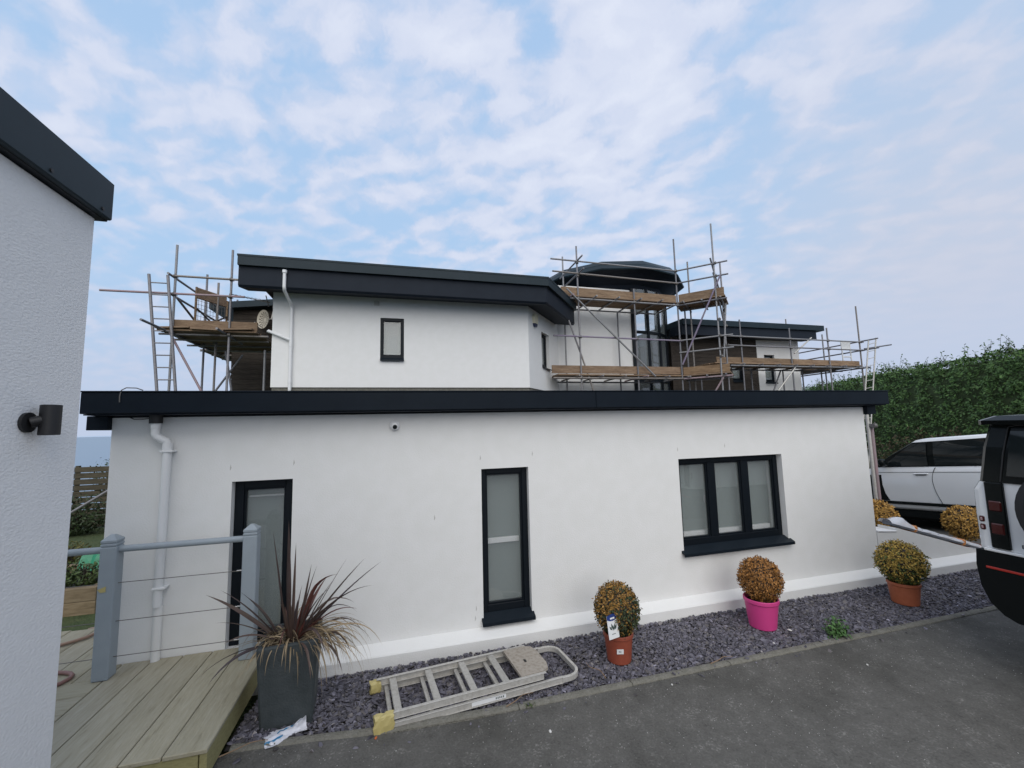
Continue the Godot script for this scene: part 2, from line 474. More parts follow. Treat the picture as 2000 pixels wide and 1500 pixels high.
# ------------------------------------------------------------------ ground
func sm(t: float) -> float:
	t = clampf(t, 0, 1)
	return t * t * (3.0 - 2.0 * t)
func rise(x: float) -> float:      # the bed and the drive climb a little towards the deck
	return 0.10 * sm((0.4 - x) / 1.45)
func land(x: float, z: float) -> float:
	var s := lerpf(0.045, 0.105, sm((x - 1.0) / 5.0))
	var y := -0.08
	if z < 0.5: y -= s * (0.5 - maxf(z, -16.0))
	if z < -16.0: y -= (-16.0 - z) * 0.36
	return maxf(y, -34.0)
func grid(x0: float, x1: float, nx: int, z0: float, z1: float, nz: int, f: Callable) -> ArrayMesh:
	var b := B.new()
	for i in nx:
		for j in nz:
			var xa := lerpf(x0, x1, float(i) / nx); var xb := lerpf(x0, x1, float(i + 1) / nx)
			var za := lerpf(z0, z1, float(j) / nz); var zb := lerpf(z0, z1, float(j + 1) / nz)
			b.quad(Vector3(xa, f.call(xa, za), za), Vector3(xb, f.call(xb, za), za), Vector3(xb, f.call(xb, zb), zb), Vector3(xa, f.call(xa, zb), zb))
	return b.mesh(true)
func ground() -> void:
	struct("terrain", grid(-90, 90, 60, -120, 60, 60, land), M.grass)
	struct("sea", grid(-40000, 40000, 8, -40000, -60, 8, func(_x, _z): return -30.0), M.water)
	struct("asphalt_drive", grid(-6, 24, 60, 0.952, 22, 24, func(x, _z): return rise(x) - 0.008), M.asphalt)
	struct("rear_drive", grid(5.9, 24, 24, -14, 0.94, 24, func(x, z): return land(x, z) + 0.045 if z < 0.5 else -0.03), M.asphalt)
	# slate bed: dark soil under the chippings
	struct("bed_soil", grid(-1.02, 8.4, 30, 0.02, 0.9, 4, func(x, z): return rise(x) * sm((z - 0.1) / 0.7) - 0.026), M.soil)
	var kerb := Node3D.new()
	kerb.name = "kerb"
	kerb.set_meta("kind", "structure")
	add_child(kerb)
	var x := -0.985
	var k := 0
	while x < 8.6:
		var l := 0.915
		var t := Transform3D(Basis(Vector3.FORWARD, rng.randf_range(-0.003, 0.003) + atan2(rise(x + l) - rise(x), l)), Vector3(x + l * 0.5, (rise(x) + rise(x + l)) * 0.5 - 0.055, 0.918 + rng.randf_range(-0.003, 0.003)))
		t.basis = Basis(Vector3.BACK, atan2(rise(x + l) - rise(x), l))
		var b := B.new()
		# edging stone with a rounded, worn top
		var prof := []
		for i in 7:
			var an := PI * i / 6.0
			prof.append(Vector2(cos(an) * 0.034, 0.052 + sin(an) * 0.013))
		prof.append(Vector2(-0.034, -0.08)); prof.append(Vector2(0.034, -0.08))
		b.prism(prof, -l * 0.5 + 0.003, l * 0.5 - 0.003, Transform3D(Basis(Vector3.UP, PI * 0.5), Vector3.ZERO))
		part(kerb, "edging_stone", b.mesh(), M.concrete, t)
		x += l
		k += 1

# ------------------------------------------------------------------ walls with openings
# local x along the wall, y up, face at z = 0, thickness behind; holes = [x0, x1, y0, y1]
func holed(x0: float, x1: float, y0: float, y1: float, holes: Array, thick := 0.3) -> ArrayMesh:
	var b := B.new()
	var xs := [x0, x1]; var ys := [y0, y1]
	for h in holes:
		for q in [h[0], h[1]]:
			if not xs.has(q): xs.append(q)
		for q in [h[2], h[3]]:
			if not ys.has(q): ys.append(q)
	xs.sort(); ys.sort()
	for i in xs.size() - 1:
		for j in ys.size() - 1:
			var mx: float = (xs[i] + xs[i + 1]) * 0.5; var my: float = (ys[j] + ys[j + 1]) * 0.5
			var open := false
			for h in holes:
				if mx > h[0] and mx < h[1] and my > h[2] and my < h[3]: open = true
			if open: continue
			b.quad(Vector3(xs[i], ys[j], 0), Vector3(xs[i], ys[j + 1], 0), Vector3(xs[i + 1], ys[j + 1], 0), Vector3(xs[i + 1], ys[j], 0))
			b.quad(Vector3(xs[i], ys[j], -thick), Vector3(xs[i + 1], ys[j], -thick), Vector3(xs[i + 1], ys[j + 1], -thick), Vector3(xs[i], ys[j + 1], -thick))
	var rects := holes.duplicate()
	rects.append([x0, x1, y0, y1])
	for h in rects:
		var p := [Vector3(h[0], h[2], 0), Vector3(h[1], h[2], 0), Vector3(h[1], h[3], 0), Vector3(h[0], h[3], 0)]
		for i in 4:
			var a: Vector3 = p[i]; var d: Vector3 = p[(i + 1) % 4]
			b.quad(a, d, d + Vector3(0, 0, -thick), a + Vector3(0, 0, -thick))
	return b.mesh()
# a framed window: lights = number of panes side by side; face of the frame at z = -inset
func window(parent: Node, t: Transform3D, x0: float, x1: float, y0: float, y1: float, lights: int, inset := 0.07, fw := 0.055, sill := true, blind := true, horn := 0.0) -> Node3D:
	var w := Node3D.new()
	w.name = "window"
	parent.add_child(w, true)
	w.transform = t
	var b := B.new()
	var zf := -inset; var zb := -inset - 0.075
	var yb := y0 + (0.03 if sill else 0.0)
	b.box(Vector3(x0, yb, zb), Vector3(x0 + fw, y1, zf), 0.004)
	b.box(Vector3(x1 - fw, yb, zb), Vector3(x1, y1, zf), 0.004)
	b.box(Vector3(x0 + fw, y1 - fw, zb), Vector3(x1 - fw, y1, zf - 0.001), 0.004)
	b.box(Vector3(x0 + fw, yb, zb), Vector3(x1 - fw, yb + fw + 0.02, zf - 0.001), 0.004)
	var span := (x1 - x0 - fw * 2.0)
	var mw := fw * 1.65
	var pw := (span - mw * (lights - 1)) / lights
	for i in lights - 1:
		var xm := x0 + fw + pw * (i + 1) + mw * i
		b.box(Vector3(xm, yb + fw + 0.02, zb), Vector3(xm + mw, y1 - fw, zf - 0.002), 0.004)
	part(w, "frame", b.mesh(), M.frame)
	for i in lights:
		var xa := x0 + fw + (pw + mw) * i
		var s := B.new()   # slim sash inside the frame
		var sw := 0.016
		var ya := yb + fw + 0.02
		s.box(Vector3(xa, ya, zb + 0.02), Vector3(xa + sw, y1 - fw, zf - 0.016), 0.003)
		s.box(Vector3(xa + pw - sw, ya, zb + 0.02), Vector3(xa + pw, y1 - fw, zf - 0.016), 0.003)
		s.box(Vector3(xa + sw, y1 - fw - sw, zb + 0.02), Vector3(xa + pw - sw, y1 - fw, zf - 0.017), 0.003)
		s.box(Vector3(xa + sw, ya, zb + 0.02), Vector3(xa + pw - sw, ya + sw, zf - 0.017), 0.003)
		part(w, "sash", s.mesh(), M.frame)
		part(w, "pane", bx(Vector3(xa + sw, ya + sw, zf - 0.045), Vector3(xa + pw - sw, y1 - fw - sw, zf - 0.039)), M.glass)
	if blind:
		part(w, "blind", bx(Vector3(x0 + 0.01, y0 + 0.02, zb - 0.085), Vector3(x1 - 0.01, y1 - 0.01, zb - 0.08)), M.blind)
	if sill:
		var q := B.new()
		var sl := [Vector2(zf + 0.01, y0 + 0.045), Vector2(zf + 0.01, y0 + 0.0), Vector2(0.045, y0 - 0.016), Vector2(0.05, y0 - 0.038), Vector2(0.056, y0 - 0.038), Vector2(0.056, y0 - 0.008)]
		q.prism(sl, x0 - horn, x1 + horn, Transform3D(Basis(Vector3(0, 0, 1), Vector3(0, 1, 0), Vector3(1, 0, 0)), Vector3.ZERO))
		part(w, "sill", q.mesh(), M.sill)
	return w
func corrugated(x0: float, x1: float, z0: float, z1: float, y0: float, y1: float, amp: float, pitch: float) -> ArrayMesh:
	var b := B.new()
	var n := int((x1 - x0) / pitch * 6.0)
	for i in n:
		var xa := lerpf(x0, x1, float(i) / n); var xb := lerpf(x0, x1, float(i + 1) / n)
		var ca := cos((xa - x0) / pitch * TAU); var cb := cos((xb - x0) / pitch * TAU)
		var ha := amp * clampf(ca * 1.6, -1, 1); var hb := amp * clampf(cb * 1.6, -1, 1)
		b.quad(Vector3(xa, y0 + ha, z0), Vector3(xb, y0 + hb, z0), Vector3(xb, y1 + hb, z1), Vector3(xa, y1 + ha, z1))
	return b.mesh()

func annex() -> void:
	var a := thing("annex_building", "long low white rendered annex with dark flat fascia and three dark framed windows", "building")
	part(a, "wall", holed(-2.185, 5.812, -0.25, 2.166, [[-1.333, -0.872, 0.27, 1.605], [0.78, 1.256, 0.215, 1.605], [2.994, 4.425, 0.61, 1.605]]), M.render)
	part(a, "wall", bx(Vector3(-2.185, -0.4, -5.6), Vector3(-1.9, 2.166, -0.302)), M.render)
	part(a, "wall", bx(Vector3(5.55, -0.9, -5.6), Vector3(5.812, 2.166, -0.302)), M.render)
	part(a, "wall", bx(Vector3(-1.898, -0.9, -5.6), Vector3(5.548, 2.166, -5.3)), M.render)
	part(a, "floor", bx(Vector3(-1.898, 0.1, -5.298), Vector3(5.548, 0.15, -0.302)), M.oak_floor)
	# plinth with a sloping white ledge
	var b := B.new()
	var pr := [Vector2(0.001, -0.2), Vector2(0.001, 0.158), Vector2(0.112, 0.104), Vector2(0.12, 0.094), Vector2(0.12, -0.2)]
	b.prism(pr, -0.995, 5.83, Transform3D(Basis(Vector3(0, 0, 1), Vector3(0, 1, 0), Vector3(1, 0, 0)), Vector3.ZERO))
	part(a, "plinth", b.mesh(), M.render)
	# fascia in two lengths, capping, soffit, side boxes, roof sheet
	for s in [[-2.285, 1.93], [1.932, 5.985]]:
		var f := part(a, "fascia", bx(Vector3(s[0], 2.177, 0.165), Vector3(s[1], 2.338, 0.2), 0.004), M.metal_dim_sky)
		part(f, "capping", bx(Vector3(s[0] - 0.004, 2.3385, 0.1), Vector3(s[1] + 0.004, 2.35, 0.206), 0.003), M.metal_dim_sky)
	part(a, "soffit", bx(Vector3(-2.28, 2.1665, -0.02), Vector3(5.98, 2.1765, 0.1645)), M.metal_soffit)
	part(a, "soffit_trim", bx(Vector3(-2.184, 2.15, 0.0005), Vector3(5.811, 2.166, 0.014), 0.002), M.frame)
	part(a, "side_fascia", bx(Vector3(-2.325, 2.056, -5.7), Vector3(-2.187, 2.166, 0.05), 0.004), M.metal_dim_sky)
	part(a, "side_fascia", bx(Vector3(5.814, 2.056, -5.7), Vector3(5.965, 2.166, 0.05), 0.004), M.metal_dim_sky)
	part(a, "roof_deck", bx(Vector3(-2.28, 2.178, -5.75), Vector3(5.98, 2.33, 0.1645)), M.metal_soffit)
	part(a, "roof_sheet", corrugated(-2.27, 5.97, 0.098, -5.7, 2.346, 2.33, 0.014, 0.115), M.metal_dim_sky)
	# windows
	var w1 := window(a, Transform3D.IDENTITY, -1.333, -0.872, 0.27, 1.605, 1, 0.075, 0.07, false)
	w1.set_meta("label", "tall dark framed glazed door behind the deck railing")
	var w2 := window(a, Transform3D.IDENTITY, 0.78, 1.256, 0.215, 1.605, 1, 0.06, 0.055, true, true, 0.018)
	part(w2, "blind_bar", bx(Vector3(0.85, 0.855, -0.2), Vector3(1.19, 0.905, -0.165), 0.004), M.tag_white)
	part(w1, "blind_bar", bx(Vector3(-1.26, 1.445, -0.22), Vector3(-0.92, 1.458, -0.195), 0.003), M.tag_white)
	var w3 := window(a, Transform3D.IDENTITY, 2.994, 4.425, 0.61, 1.605, 3, 0.07, 0.06, true, true, 0.03)
	part(w3, "window_board", bx(Vector3(3.06, 0.69, -0.222), Vector3(4.36, 0.765, -0.175), 0.004), M.tag_white)
	part(w3, "handle", bx(Vector3(3.385, 1.08, -0.125), Vector3(3.4, 1.17, -0.105), 0.004), M.chrome)
	# filled and scuffed spots left by fixings above the openings
	for p in [[-1.35, 1.70], [-0.87, 1.72], [0.77, 1.69], [1.30, 1.71], [2.99, 1.69], [3.62, 1.71], [0.71, 0.305], [0.70, 0.22], [0.33, 1.16]]:
		var q := B.new()
		q.tube([Vector3(p[0], p[1], -0.004), Vector3(p[0] + 0.004, p[1] + 0.02, -0.0038), Vector3(p[0] + 0.001, p[1] + 0.055, -0.0044)], [0.005, 0.007, 0.004], 6)
		part(a, "filler_spot", q.mesh(), mat(Color(0.50, 0.49, 0.47), 0.9))
	# downpipe with its offset
	var d := part(a, "downpipe", tube_mesh([Vector3(-1.858, 2.10, 0.075), Vector3(-1.858, 2.02, 0.075), Vector3(-1.85, 1.995, 0.07), Vector3(-1.79, 1.955, 0.05), Vector3(-1.782, 1.93, 0.048), Vector3(-1.79, 0.69, 0.048)], 0.030, 16), M.pvc)
	part(d, "painted_pipe", tube_mesh([Vector3(-1.79, 0.688, 0.03), Vector3(-1.79, 0.28, 0.03)], 0.030, 16), M.render)
	part(d, "socket", tube_mesh([Vector3(-1.858, 2.105, 0.075), Vector3(-1.858, 2.06, 0.075)], 0.034, 16), M.pvc)
	part(d, "socket", tube_mesh([Vector3(-1.782, 1.945, 0.048), Vector3(-1.782, 1.885, 0.048)], 0.0345, 16), M.pvc)
	part(d, "bracket", bx(Vector3(-1.822, 1.868, 0.0), Vector3(-1.732, 1.884, 0.084), 0.004), M.pvc)
	part(d, "bracket", bx(Vector3(-1.822, 0.818, 0.0), Vector3(-1.732, 0.836, 0.084), 0.004), M.pvc)
	part(d, "outlet", tube_mesh([Vector3(-1.858, 2.168, 0.075), Vector3(-1.858, 2.10, 0.075)], 0.044, 16), M.black)
	# loose cable looping over the fascia
	part(a, "cable", tube_mesh([Vector3(-2.039, 2.262, 0.204), Vector3(-2.04, 2.31, 0.205), Vector3(-2.034, 2.355, 0.2), Vector3(-2.01, 2.374, 0.19), Vector3(-1.955, 2.374, 0.17), Vector3(-1.92, 2.358, 0.15)], 0.004, 6), M.coupler)
	part(a, "cable", tube_mesh([Vector3(-2.06, 2.152, 0.02), Vector3(-2.03, 2.138, 0.025), Vector3(-1.97, 2.137, 0.025), Vector3(-1.9, 2.145, 0.03)], 0.004, 6), M.black)
	# dome security camera under the soffit
	var c := thing("security_camera", "small white round security camera on annex wall under the fascia", "camera", Vector3(-0.027, 2.043, 0.002))
	var l := B.new()
	l.lathe([[0, 0.0], [0.045, 0.0], [0.046, 0.018], [0.041, 0.03], [0.036, 0.032]], Vector3.ZERO, 24)
	part(c, "housing", l.mesh(), M.tag_white, Transform3D(Basis(Vector3.RIGHT, PI * 0.5), Vector3.ZERO))
	l = B.new()
	l.lathe([[0.037, 0.028], [0.034, 0.043], [0.022, 0.054], [0.0, 0.058]], Vector3.ZERO, 24)
	part(c, "dome", l.mesh(), M.tag_white, Transform3D(Basis(Vector3.RIGHT, PI * 0.5), Vector3.ZERO))
	l = B.new()
	l.lathe([[0.0, 0.064], [0.019, 0.062], [0.021, 0.05]], Vector3.ZERO, 20)
	part(c, "lens", l.mesh(), M.car_glass, Transform3D(Basis(Vector3.RIGHT, PI * 0.5 + 0.25), Vector3(0.002, 0.0, 0)))

func tube_mesh(pts: Array, r, sides := 8) -> ArrayMesh:
	var b := B.new()
	b.tube(pts, r, sides)
	return b.mesh()

func outbuilding() -> void:
	var o := thing("outbuilding", "white rough rendered outbuilding corner cut by the left edge of the photo", "building")
	part(o, "wall", bx(Vector3(-4.4, -0.1, 1.636), Vector3(-1.43, 3.068, 9.5), 0.006), M.render_rough)
	part(o, "soffit", bx(Vector3(-4.45, 3.07, 1.60), Vector3(-1.40, 3.084, 9.55), 0.003), M.frame)
	part(o, "roof", bx(Vector3(-4.44, 3.085, 1.625), Vector3(-1.41, 3.22, 9.54)), M.metal_soffit)
	var f := part(o, "fascia", bx(Vector3(-1.409, 3.074, 1.605), Vector3(-1.378, 3.268, 9.56), 0.006), M.metal)
	part(o, "fascia", bx(Vector3(-4.46, 3.074, 1.593), Vector3(-1.4095, 3.266, 1.622), 0.005), M.metal)
	for z in [1.682, 1.993, 2.6, 3.2]:
		part(f, "screw", tube_mesh([Vector3(-1.379, 3.10, z), Vector3(-1.373, 3.10, z)], 0.0085, 10), M.black)
	var l := thing("wall_lamp", "black up and down wall lamp with round backplate on outbuilding", "wall lamp", Vector3(-1.43, 2.08, 1.9))
	part(l, "backplate", tube_mesh([Vector3(0, -0.01, 0.025), Vector3(0.012, -0.01, 0.025)], 0.04, 24), M.black)
	part(l, "arm", tube_mesh([Vector3(0.01, -0.01, 0.02), Vector3(0.04, 0.0, 0.0)], 0.022, 14), M.black)
	var b := B.new()
	b.lathe([[0.0, -0.062], [0.030, -0.062], [0.033, -0.06], [0.033, 0.06], [0.030, 0.062], [0.0, 0.055]], Vector3(0.053, 0.0, -0.012), 28)
	part(l, "body", b.mesh(), M.black)

# sweep a profile [[out, y], ...] along a plan path [(x, z), ...], outward to the left of travel reversed by mitre
func sweep_eave(path: Array, prof: Array) -> ArrayMesh:
	var b := B.new()
	var rings := []
	for i in path.size():
		var n := Vector2.ZERO
		var n1 := Vector2.ZERO; var n2 := Vector2.ZERO
		if i > 0:
			var d: Vector2 = (path[i] - path[i - 1]).normalized()
			n1 = Vector2(-d.y, d.x)
		if i < path.size() - 1:
			var d: Vector2 = (path[i + 1] - path[i]).normalized()
			n2 = Vector2(-d.y, d.x)
		if n1 == Vector2.ZERO: n = n2
		elif n2 == Vector2.ZERO: n = n1
		else: n = (n1 + n2) / (1.0 + n1.dot(n2))
		var ring := []
		for p in prof: ring.append(Vector3(path[i].x + n.x * p[0], p[1], path[i].y + n.y * p[0]))
		rings.append(ring)
	b.loft(rings)
	return b.mesh()
func clad(parent: Node, x0: float, x1: float, y0: float, y1: float, z: float, holes := []) -> void:
	# lapped horizontal boards, too fine in the photo to pick apart
	var n := int((y1 - y0) / 0.14)
	var b := B.new()
	for i in n:
		var ya := lerpf(y0, y1, float(i) / n); var yb := lerpf(y0, y1, float(i + 1) / n) - 0.006
		var spans := [[x0, x1]]
		for h in holes:
			if ya < h[3] and yb > h[2]: spans = [[x0, h[0]], [h[1], x1]]
		for s in spans:
			b.box(Vector3(z - 0.03, ya, -s[1]), Vector3(z - 0.002 + 0.003 * (i % 3), yb, -s[0]), 0.002)
	# built with length along local z, then turned so that the boards face +z
	var o := part(parent, "cladding", b.mesh(), M.cladding[1], Transform3D(Basis(Vector3(0, 0, 1), Vector3(0, 1, 0), Vector3(-1, 0, 0)), Vector3.ZERO))
	o.set_meta("kind", "stuff")

func main_house() -> void:
	var h := thing("main_house", "large white and dark timber clad house with round tower behind the annex", "building")
	var T := Transform3D(Basis.IDENTITY, Vector3(0, 0, -6.0))
	part(h, "wall", holed(-2.66, 3.22, 2.975, 5.6, [[-0.40, 0.135, 3.624, 4.614]]), M.render, T)
	part(h, "base_course", bx(Vector3(-2.64, -0.8, -6.3), Vector3(3.2, 2.974, -6.03)), M.concrete)
	window(h, T, -0.40, 0.135, 3.624, 4.614, 1, 0.03, 0.06, true, true, 0.0)
	part(h, "air_vent", bx(Vector3(-0.545, 4.90, -6.0), Vector3(-0.425, 5.0, -5.985), 0.004), M.alu)
	# wall turning back to the tower
	var dr := Vector3(0.634, 0, -0.773)
	var TA := Transform3D(Basis(dr, Vector3.UP, dr.cross(Vector3.UP)), Vector3(3.22, 0, -6.0))
	part(h, "wall", holed(0.0, 2.47, 2.975, 5.6, [[0.966, 1.625, 3.62, 4.62]]), M.render, TA)
	window(h, TA, 0.966, 1.625, 3.62, 4.62, 1, 0.10, 0.06, true, true, 0.0)
	part(h, "base_course", bx(Vector3(0.02, -1.0, -0.3), Vector3(2.44, 2.974, -0.03)), M.concrete, TA)
	# eaves: pale edged fascia over a deep boxed soffit
	var path := [Vector2(-3.15, -6.0), Vector2(3.22, -6.0), Vector2(4.62, -7.705)]
	part(h, "eaves_box", sweep_eave(path, [[0.62, 5.412], [0.62, 5.02], [0.58, 4.98], [0.003, 5.085], [0.003, 5.412]]), M.metal_soffit)
	var f := part(h, "fascia", sweep_eave(path, [[0.70, 5.62], [0.70, 5.413], [0.003, 5.413], [0.003, 5.62]]), M.metal)
	part(f, "capping", sweep_eave([Vector2(-3.16, -6.0), Vector2(3.22, -6.0), Vector2(4.625, -7.71)], [[0.708, 5.638], [0.708, 5.598], [0.701, 5.598], [0.701, 5.6205], [0.01, 5.6205], [0.01, 5.638]]), M.metal)
	part(h, "roof", bx(Vector3(-3.14, 5.45, -12.0), Vector3(3.2, 5.60, -6.0)), M.metal_soffit)
	# downpipe on the upper wall
	var d := part(h, "downpipe", tube_mesh([Vector3(-2.29, 5.36, -5.345), Vector3(-2.29, 5.02, -5.345), Vector3(-2.288, 4.94, -5.37), Vector3(-2.272, 4.80, -5.88), Vector3(-2.27, 4.72, -5.95), Vector3(-2.27, 2.4, -5.95)], 0.034, 12), M.pvc)
	part(d, "hopper", tube_mesh([Vector3(-2.29, 5.37, -5.345), Vector3(-2.29, 5.31, -5.345)], 0.048, 12), M.pvc)
	part(d, "branch", tube_mesh([Vector3(-2.30, 4.02, -5.95), Vector3(-2.72, 4.20, -5.95), Vector3(-2.76, 4.22, -6.1)], 0.034, 12), M.pvc)
	part(d, "collar", tube_mesh([Vector3(-2.27, 4.07, -5.95), Vector3(-2.27, 3.86, -5.95)], 0.04, 12), M.pvc)
	part(d, "collar", tube_mesh([Vector3(-2.27, 3.13, -5.95), Vector3(-2.27, 3.06, -5.95)], 0.04, 12), M.pvc)
	# dark timber wing behind the left corner
	clad(h, -4.44, -2.662, 0.4, 5.46, -9.0)
	part(h, "wall", bx(Vector3(-4.42, 0.2, -13.0), Vector3(-2.662, 5.56, -9.035)), M.cladding[0])
	var q := B.new()
	q.prism([Vector2(-4.92, 5.36), Vector2(-2.663, 5.62), Vector2(-2.663, 5.80), Vector2(-4.92, 5.53)], -13.0, -8.7)
	part(h, "wing_roof", q.mesh(), M.metal)
	# tower: flat white face, curved glazing, faceted overhanging roof
	part(h, "tower_wall", holed(4.76, 7.42, 1.0, 6.40, []), M.render, Transform3D(Basis.IDENTITY, Vector3(0, 0, -7.91)))
	var C := Vector3(7.60, 0, -9.97)
	var R := 2.1
	var pts := []
	for i in 8:
		var ph := deg_to_rad(-5.0 + i * 15.5)
		pts.append(C + Vector3(sin(ph) * R, 0, cos(ph) * R))
	for i in 8:
		part(h, "mullion", bx(Vector3(-0.045, 1.0, -0.05), Vector3(0.045, 6.45, 0.05), 0.006), M.frame, Transform3D(Basis(Vector3.UP, deg_to_rad(-5.0 + i * 15.5)), pts[i]))
		if i == 7: continue
		var a: Vector3 = pts[i]; var e: Vector3 = pts[i + 1]
		var L := (e - a).length()
		var tt := Transform3D(Basis((e - a).normalized(), Vector3.UP, (e - a).normalized().cross(Vector3.UP)), a)
		for y in [3.35, 4.95]:
			part(h, "transom", bx(Vector3(0.046, y, -0.04), Vector3(L - 0.046, y + 0.09, 0.04), 0.004), M.frame, tt)
		for s in [[1.0, 3.349], [3.441, 4.949], [5.041, 6.45]]:
			part(h, "pane", bx(Vector3(0.047, s[0], -0.006), Vector3(L - 0.047, s[1], 0.006)), M.glass, tt)
	q = B.new()
	q.lathe([[0.0, 2.5], [R - 0.12, 2.5], [R - 0.12, 2.42], [0, 2.42]], C, 24)
	part(h, "tower_floor", q.mesh(), M.oak_floor)
	part(h, "inner_wall", bx(Vector3(5.7, 2.5, -11.7), Vector3(9.3, 6.2, -11.6)), M.blind)
	q = B.new()
	var nf := 12
	q.lathe([[2.02, 6.42], [2.12, 6.58], [2.55, 6.82], [2.76, 6.87]], C, nf)
	part(h, "tower_soffit", q.mesh(), M.metal_soffit)
	q = B.new()
	q.lathe([[2.70, 6.871], [2.80, 6.875], [2.815, 6.91], [2.72, 7.05], [2.695, 7.055], [2.70, 7.07], [2.56, 7.23], [2.52, 7.245], [0.0, 7.27]], C, nf)
	part(h, "tower_roof", q.mesh(), M.metal)
	# right wing: timber cladding, then white render
	clad(h, 9.2, 12.878, 0.4, 5.0, -8.4, [[11.72, 12.2, 3.44, 4.25]])
	part(h, "wall", bx(Vector3(9.2, 0.2, -12.0), Vector3(12.878, 5.0, -8.78)), M.cladding[0])
	window(h, Transform3D(Basis.IDENTITY, Vector3(0, 0, -8.42)), 11.72, 12.2, 3.44, 4.25, 1, 0.04, 0.06, true, true, 0.0)
	part(h, "wall", holed(12.88, 14.87, 0.2, 5.0, [[13.2, 13.68, 3.40, 4.45]]), M.render, Transform3D(Basis.IDENTITY, Vector3(0, 0, -8.4)))
	part(h, "wall", bx(Vector3(14.57, 0.2, -12.0), Vector3(14.87, 5.0, -8.702)), M.render)
	window(h, Transform3D(Basis.IDENTITY, Vector3(0, 0, -8.4)), 13.2, 13.68, 3.40, 4.45, 1, 0.07, 0.06, true, true, 0.02)
	var rp := [Vector2(9.2, -8.4), Vector2(15.05, -8.4)]
	part(h, "eaves_box", sweep_eave(rp, [[0.62, 5.284], [0.62, 4.95], [0.003, 5.0], [0.003, 5.284]]), M.metal_soffit)
	part(h, "fascia", sweep_eave([Vector2(9.2, -8.4), Vector2(15.36, -8.4)], [[0.70, 5.478], [0.70, 5.285], [-3.5, 5.285], [-3.5, 5.478]]), M.metal)
	# bell box on the turning wall, aerial and mesh dish at the left corner
	var al := thing("alarm_box", "cream bell shaped alarm box high on the angled house wall", "alarm box", Vector3(3.49, 4.62, -6.335), atan2(0.773, 0.634))
	q = B.new()
	q.prism([Vector2(-0.09, 0.34), Vector2(0.09, 0.34), Vector2(0.13, 0.27), Vector2(0.10, 0.09), Vector2(-0.10, 0.09), Vector2(-0.13, 0.27)], 0.0, 0.08)
	part(al, "cover", q.mesh(), mat(Color(0.72, 0.67, 0.50), 0.5))
	q = B.new()
	q.prism([Vector2(-0.10, 0.088), Vector2(0.10, 0.088), Vector2(0.05, 0.0), Vector2(-0.05, 0.0)], 0.0, 0.07)
	part(al, "strobe", q.mesh(), mat(Color(0.03, 0.04, 0.09), 0.3))
	var di := thing("satellite_dish", "pale perforated satellite dish by the timber wing", "dish", Vector3(-3.56, 5.12, -8.72), deg_to_rad(-38))
	di.scale = Vector3.ONE * 1.18
	q = B.new()
	var holes_col := Color(0.16, 0.14, 0.11)
	for i in 5:
		for k in 28:
			var a0 := TAU * k / 28; var a1 := TAU * (k + 1) / 28
			var r0 := 0.04 * i; var r1 := 0.04 * (i + 1)
			var f0 := func(r: float, an: float): return Vector3(cos(an) * r, sin(an) * r * 1.12, r * r * 1.6)
			q.col = holes_col if (i in [1, 2, 3] and (k + i) % 2 == 0) else Color(0.46, 0.42, 0.34)
			q.quad(f0.call(r0, a0), f0.call(r0, a1), f0.call(r1, a1), f0.call(r1, a0))
	part(di, "reflector", q.mesh(), vc_mat(0.6))
	part(di, "feed_arm", tube_mesh([Vector3(0, -0.2, 0.06), Vector3(0, -0.12, 0.26)], 0.012, 8), M.alu)
	part(di, "mount", tube_mesh([Vector3(0, 0, 0), Vector3(0.0, 0.05, -0.16), Vector3(0.05, 0.4, -0.2)], 0.018, 8), M.alu)
	var ae := thing("roof_aerial", "thin television aerial with short elements above the timber wing", "aerial", Vector3(-3.05, 5.1, -6.8))
	part(ae, "mast", tube_mesh([Vector3(0.06, -0.1, -0.1), Vector3(0.02, 0.14, 0)], 0.012, 8), M.coupler)
	part(ae, "boom", tube_mesh([Vector3(-0.72, 0.12, 0.05), Vector3(0.1, -0.02, -0.05)], 0.009, 6), M.coupler)
	for i in 9:
		var x := -0.6 + i * 0.08
		part(ae, "element", tube_mesh([Vector3(x - 0.05, 0.10 - i * 0.012, 0.12), Vector3(x + 0.05, 0.10 - i * 0.012, -0.12)], 0.005, 5), M.coupler)
# ------------------------------------------------------------------ scaffolding
func tb(i := -1) -> Material:
	return M.tube[i if i >= 0 else rng.randi() % 4]
func coupler(parent: Node, p: Vector3) -> void:
	if not mesh_cache.has("coupler"):
		var b := B.new()
		b.tube([Vector3(0, -0.028, 0), Vector3(0, 0.028, 0)], 0.034, 8)
		b.tube([Vector3(-0.028, 0, 0.045), Vector3(0.028, 0, 0.045)], 0.034, 8)
		b.box(Vector3(-0.02, -0.02, 0.0), Vector3(0.02, 0.02, 0.05))
		b.tube([Vector3(0.03, -0.02, 0.0), Vector3(0.055, -0.02, 0.0)], 0.008, 6)
		b.tube([Vector3(0.0, 0.03, 0.055), Vector3(0.0, 0.055, 0.055)], 0.008, 6)
		mesh_cache["coupler"] = b.mesh()
	part(parent, "coupler", mesh_cache["coupler"], M.coupler, Transform3D(Basis(Vector3.UP, rng.randf_range(-0.3, 0.3)), p))
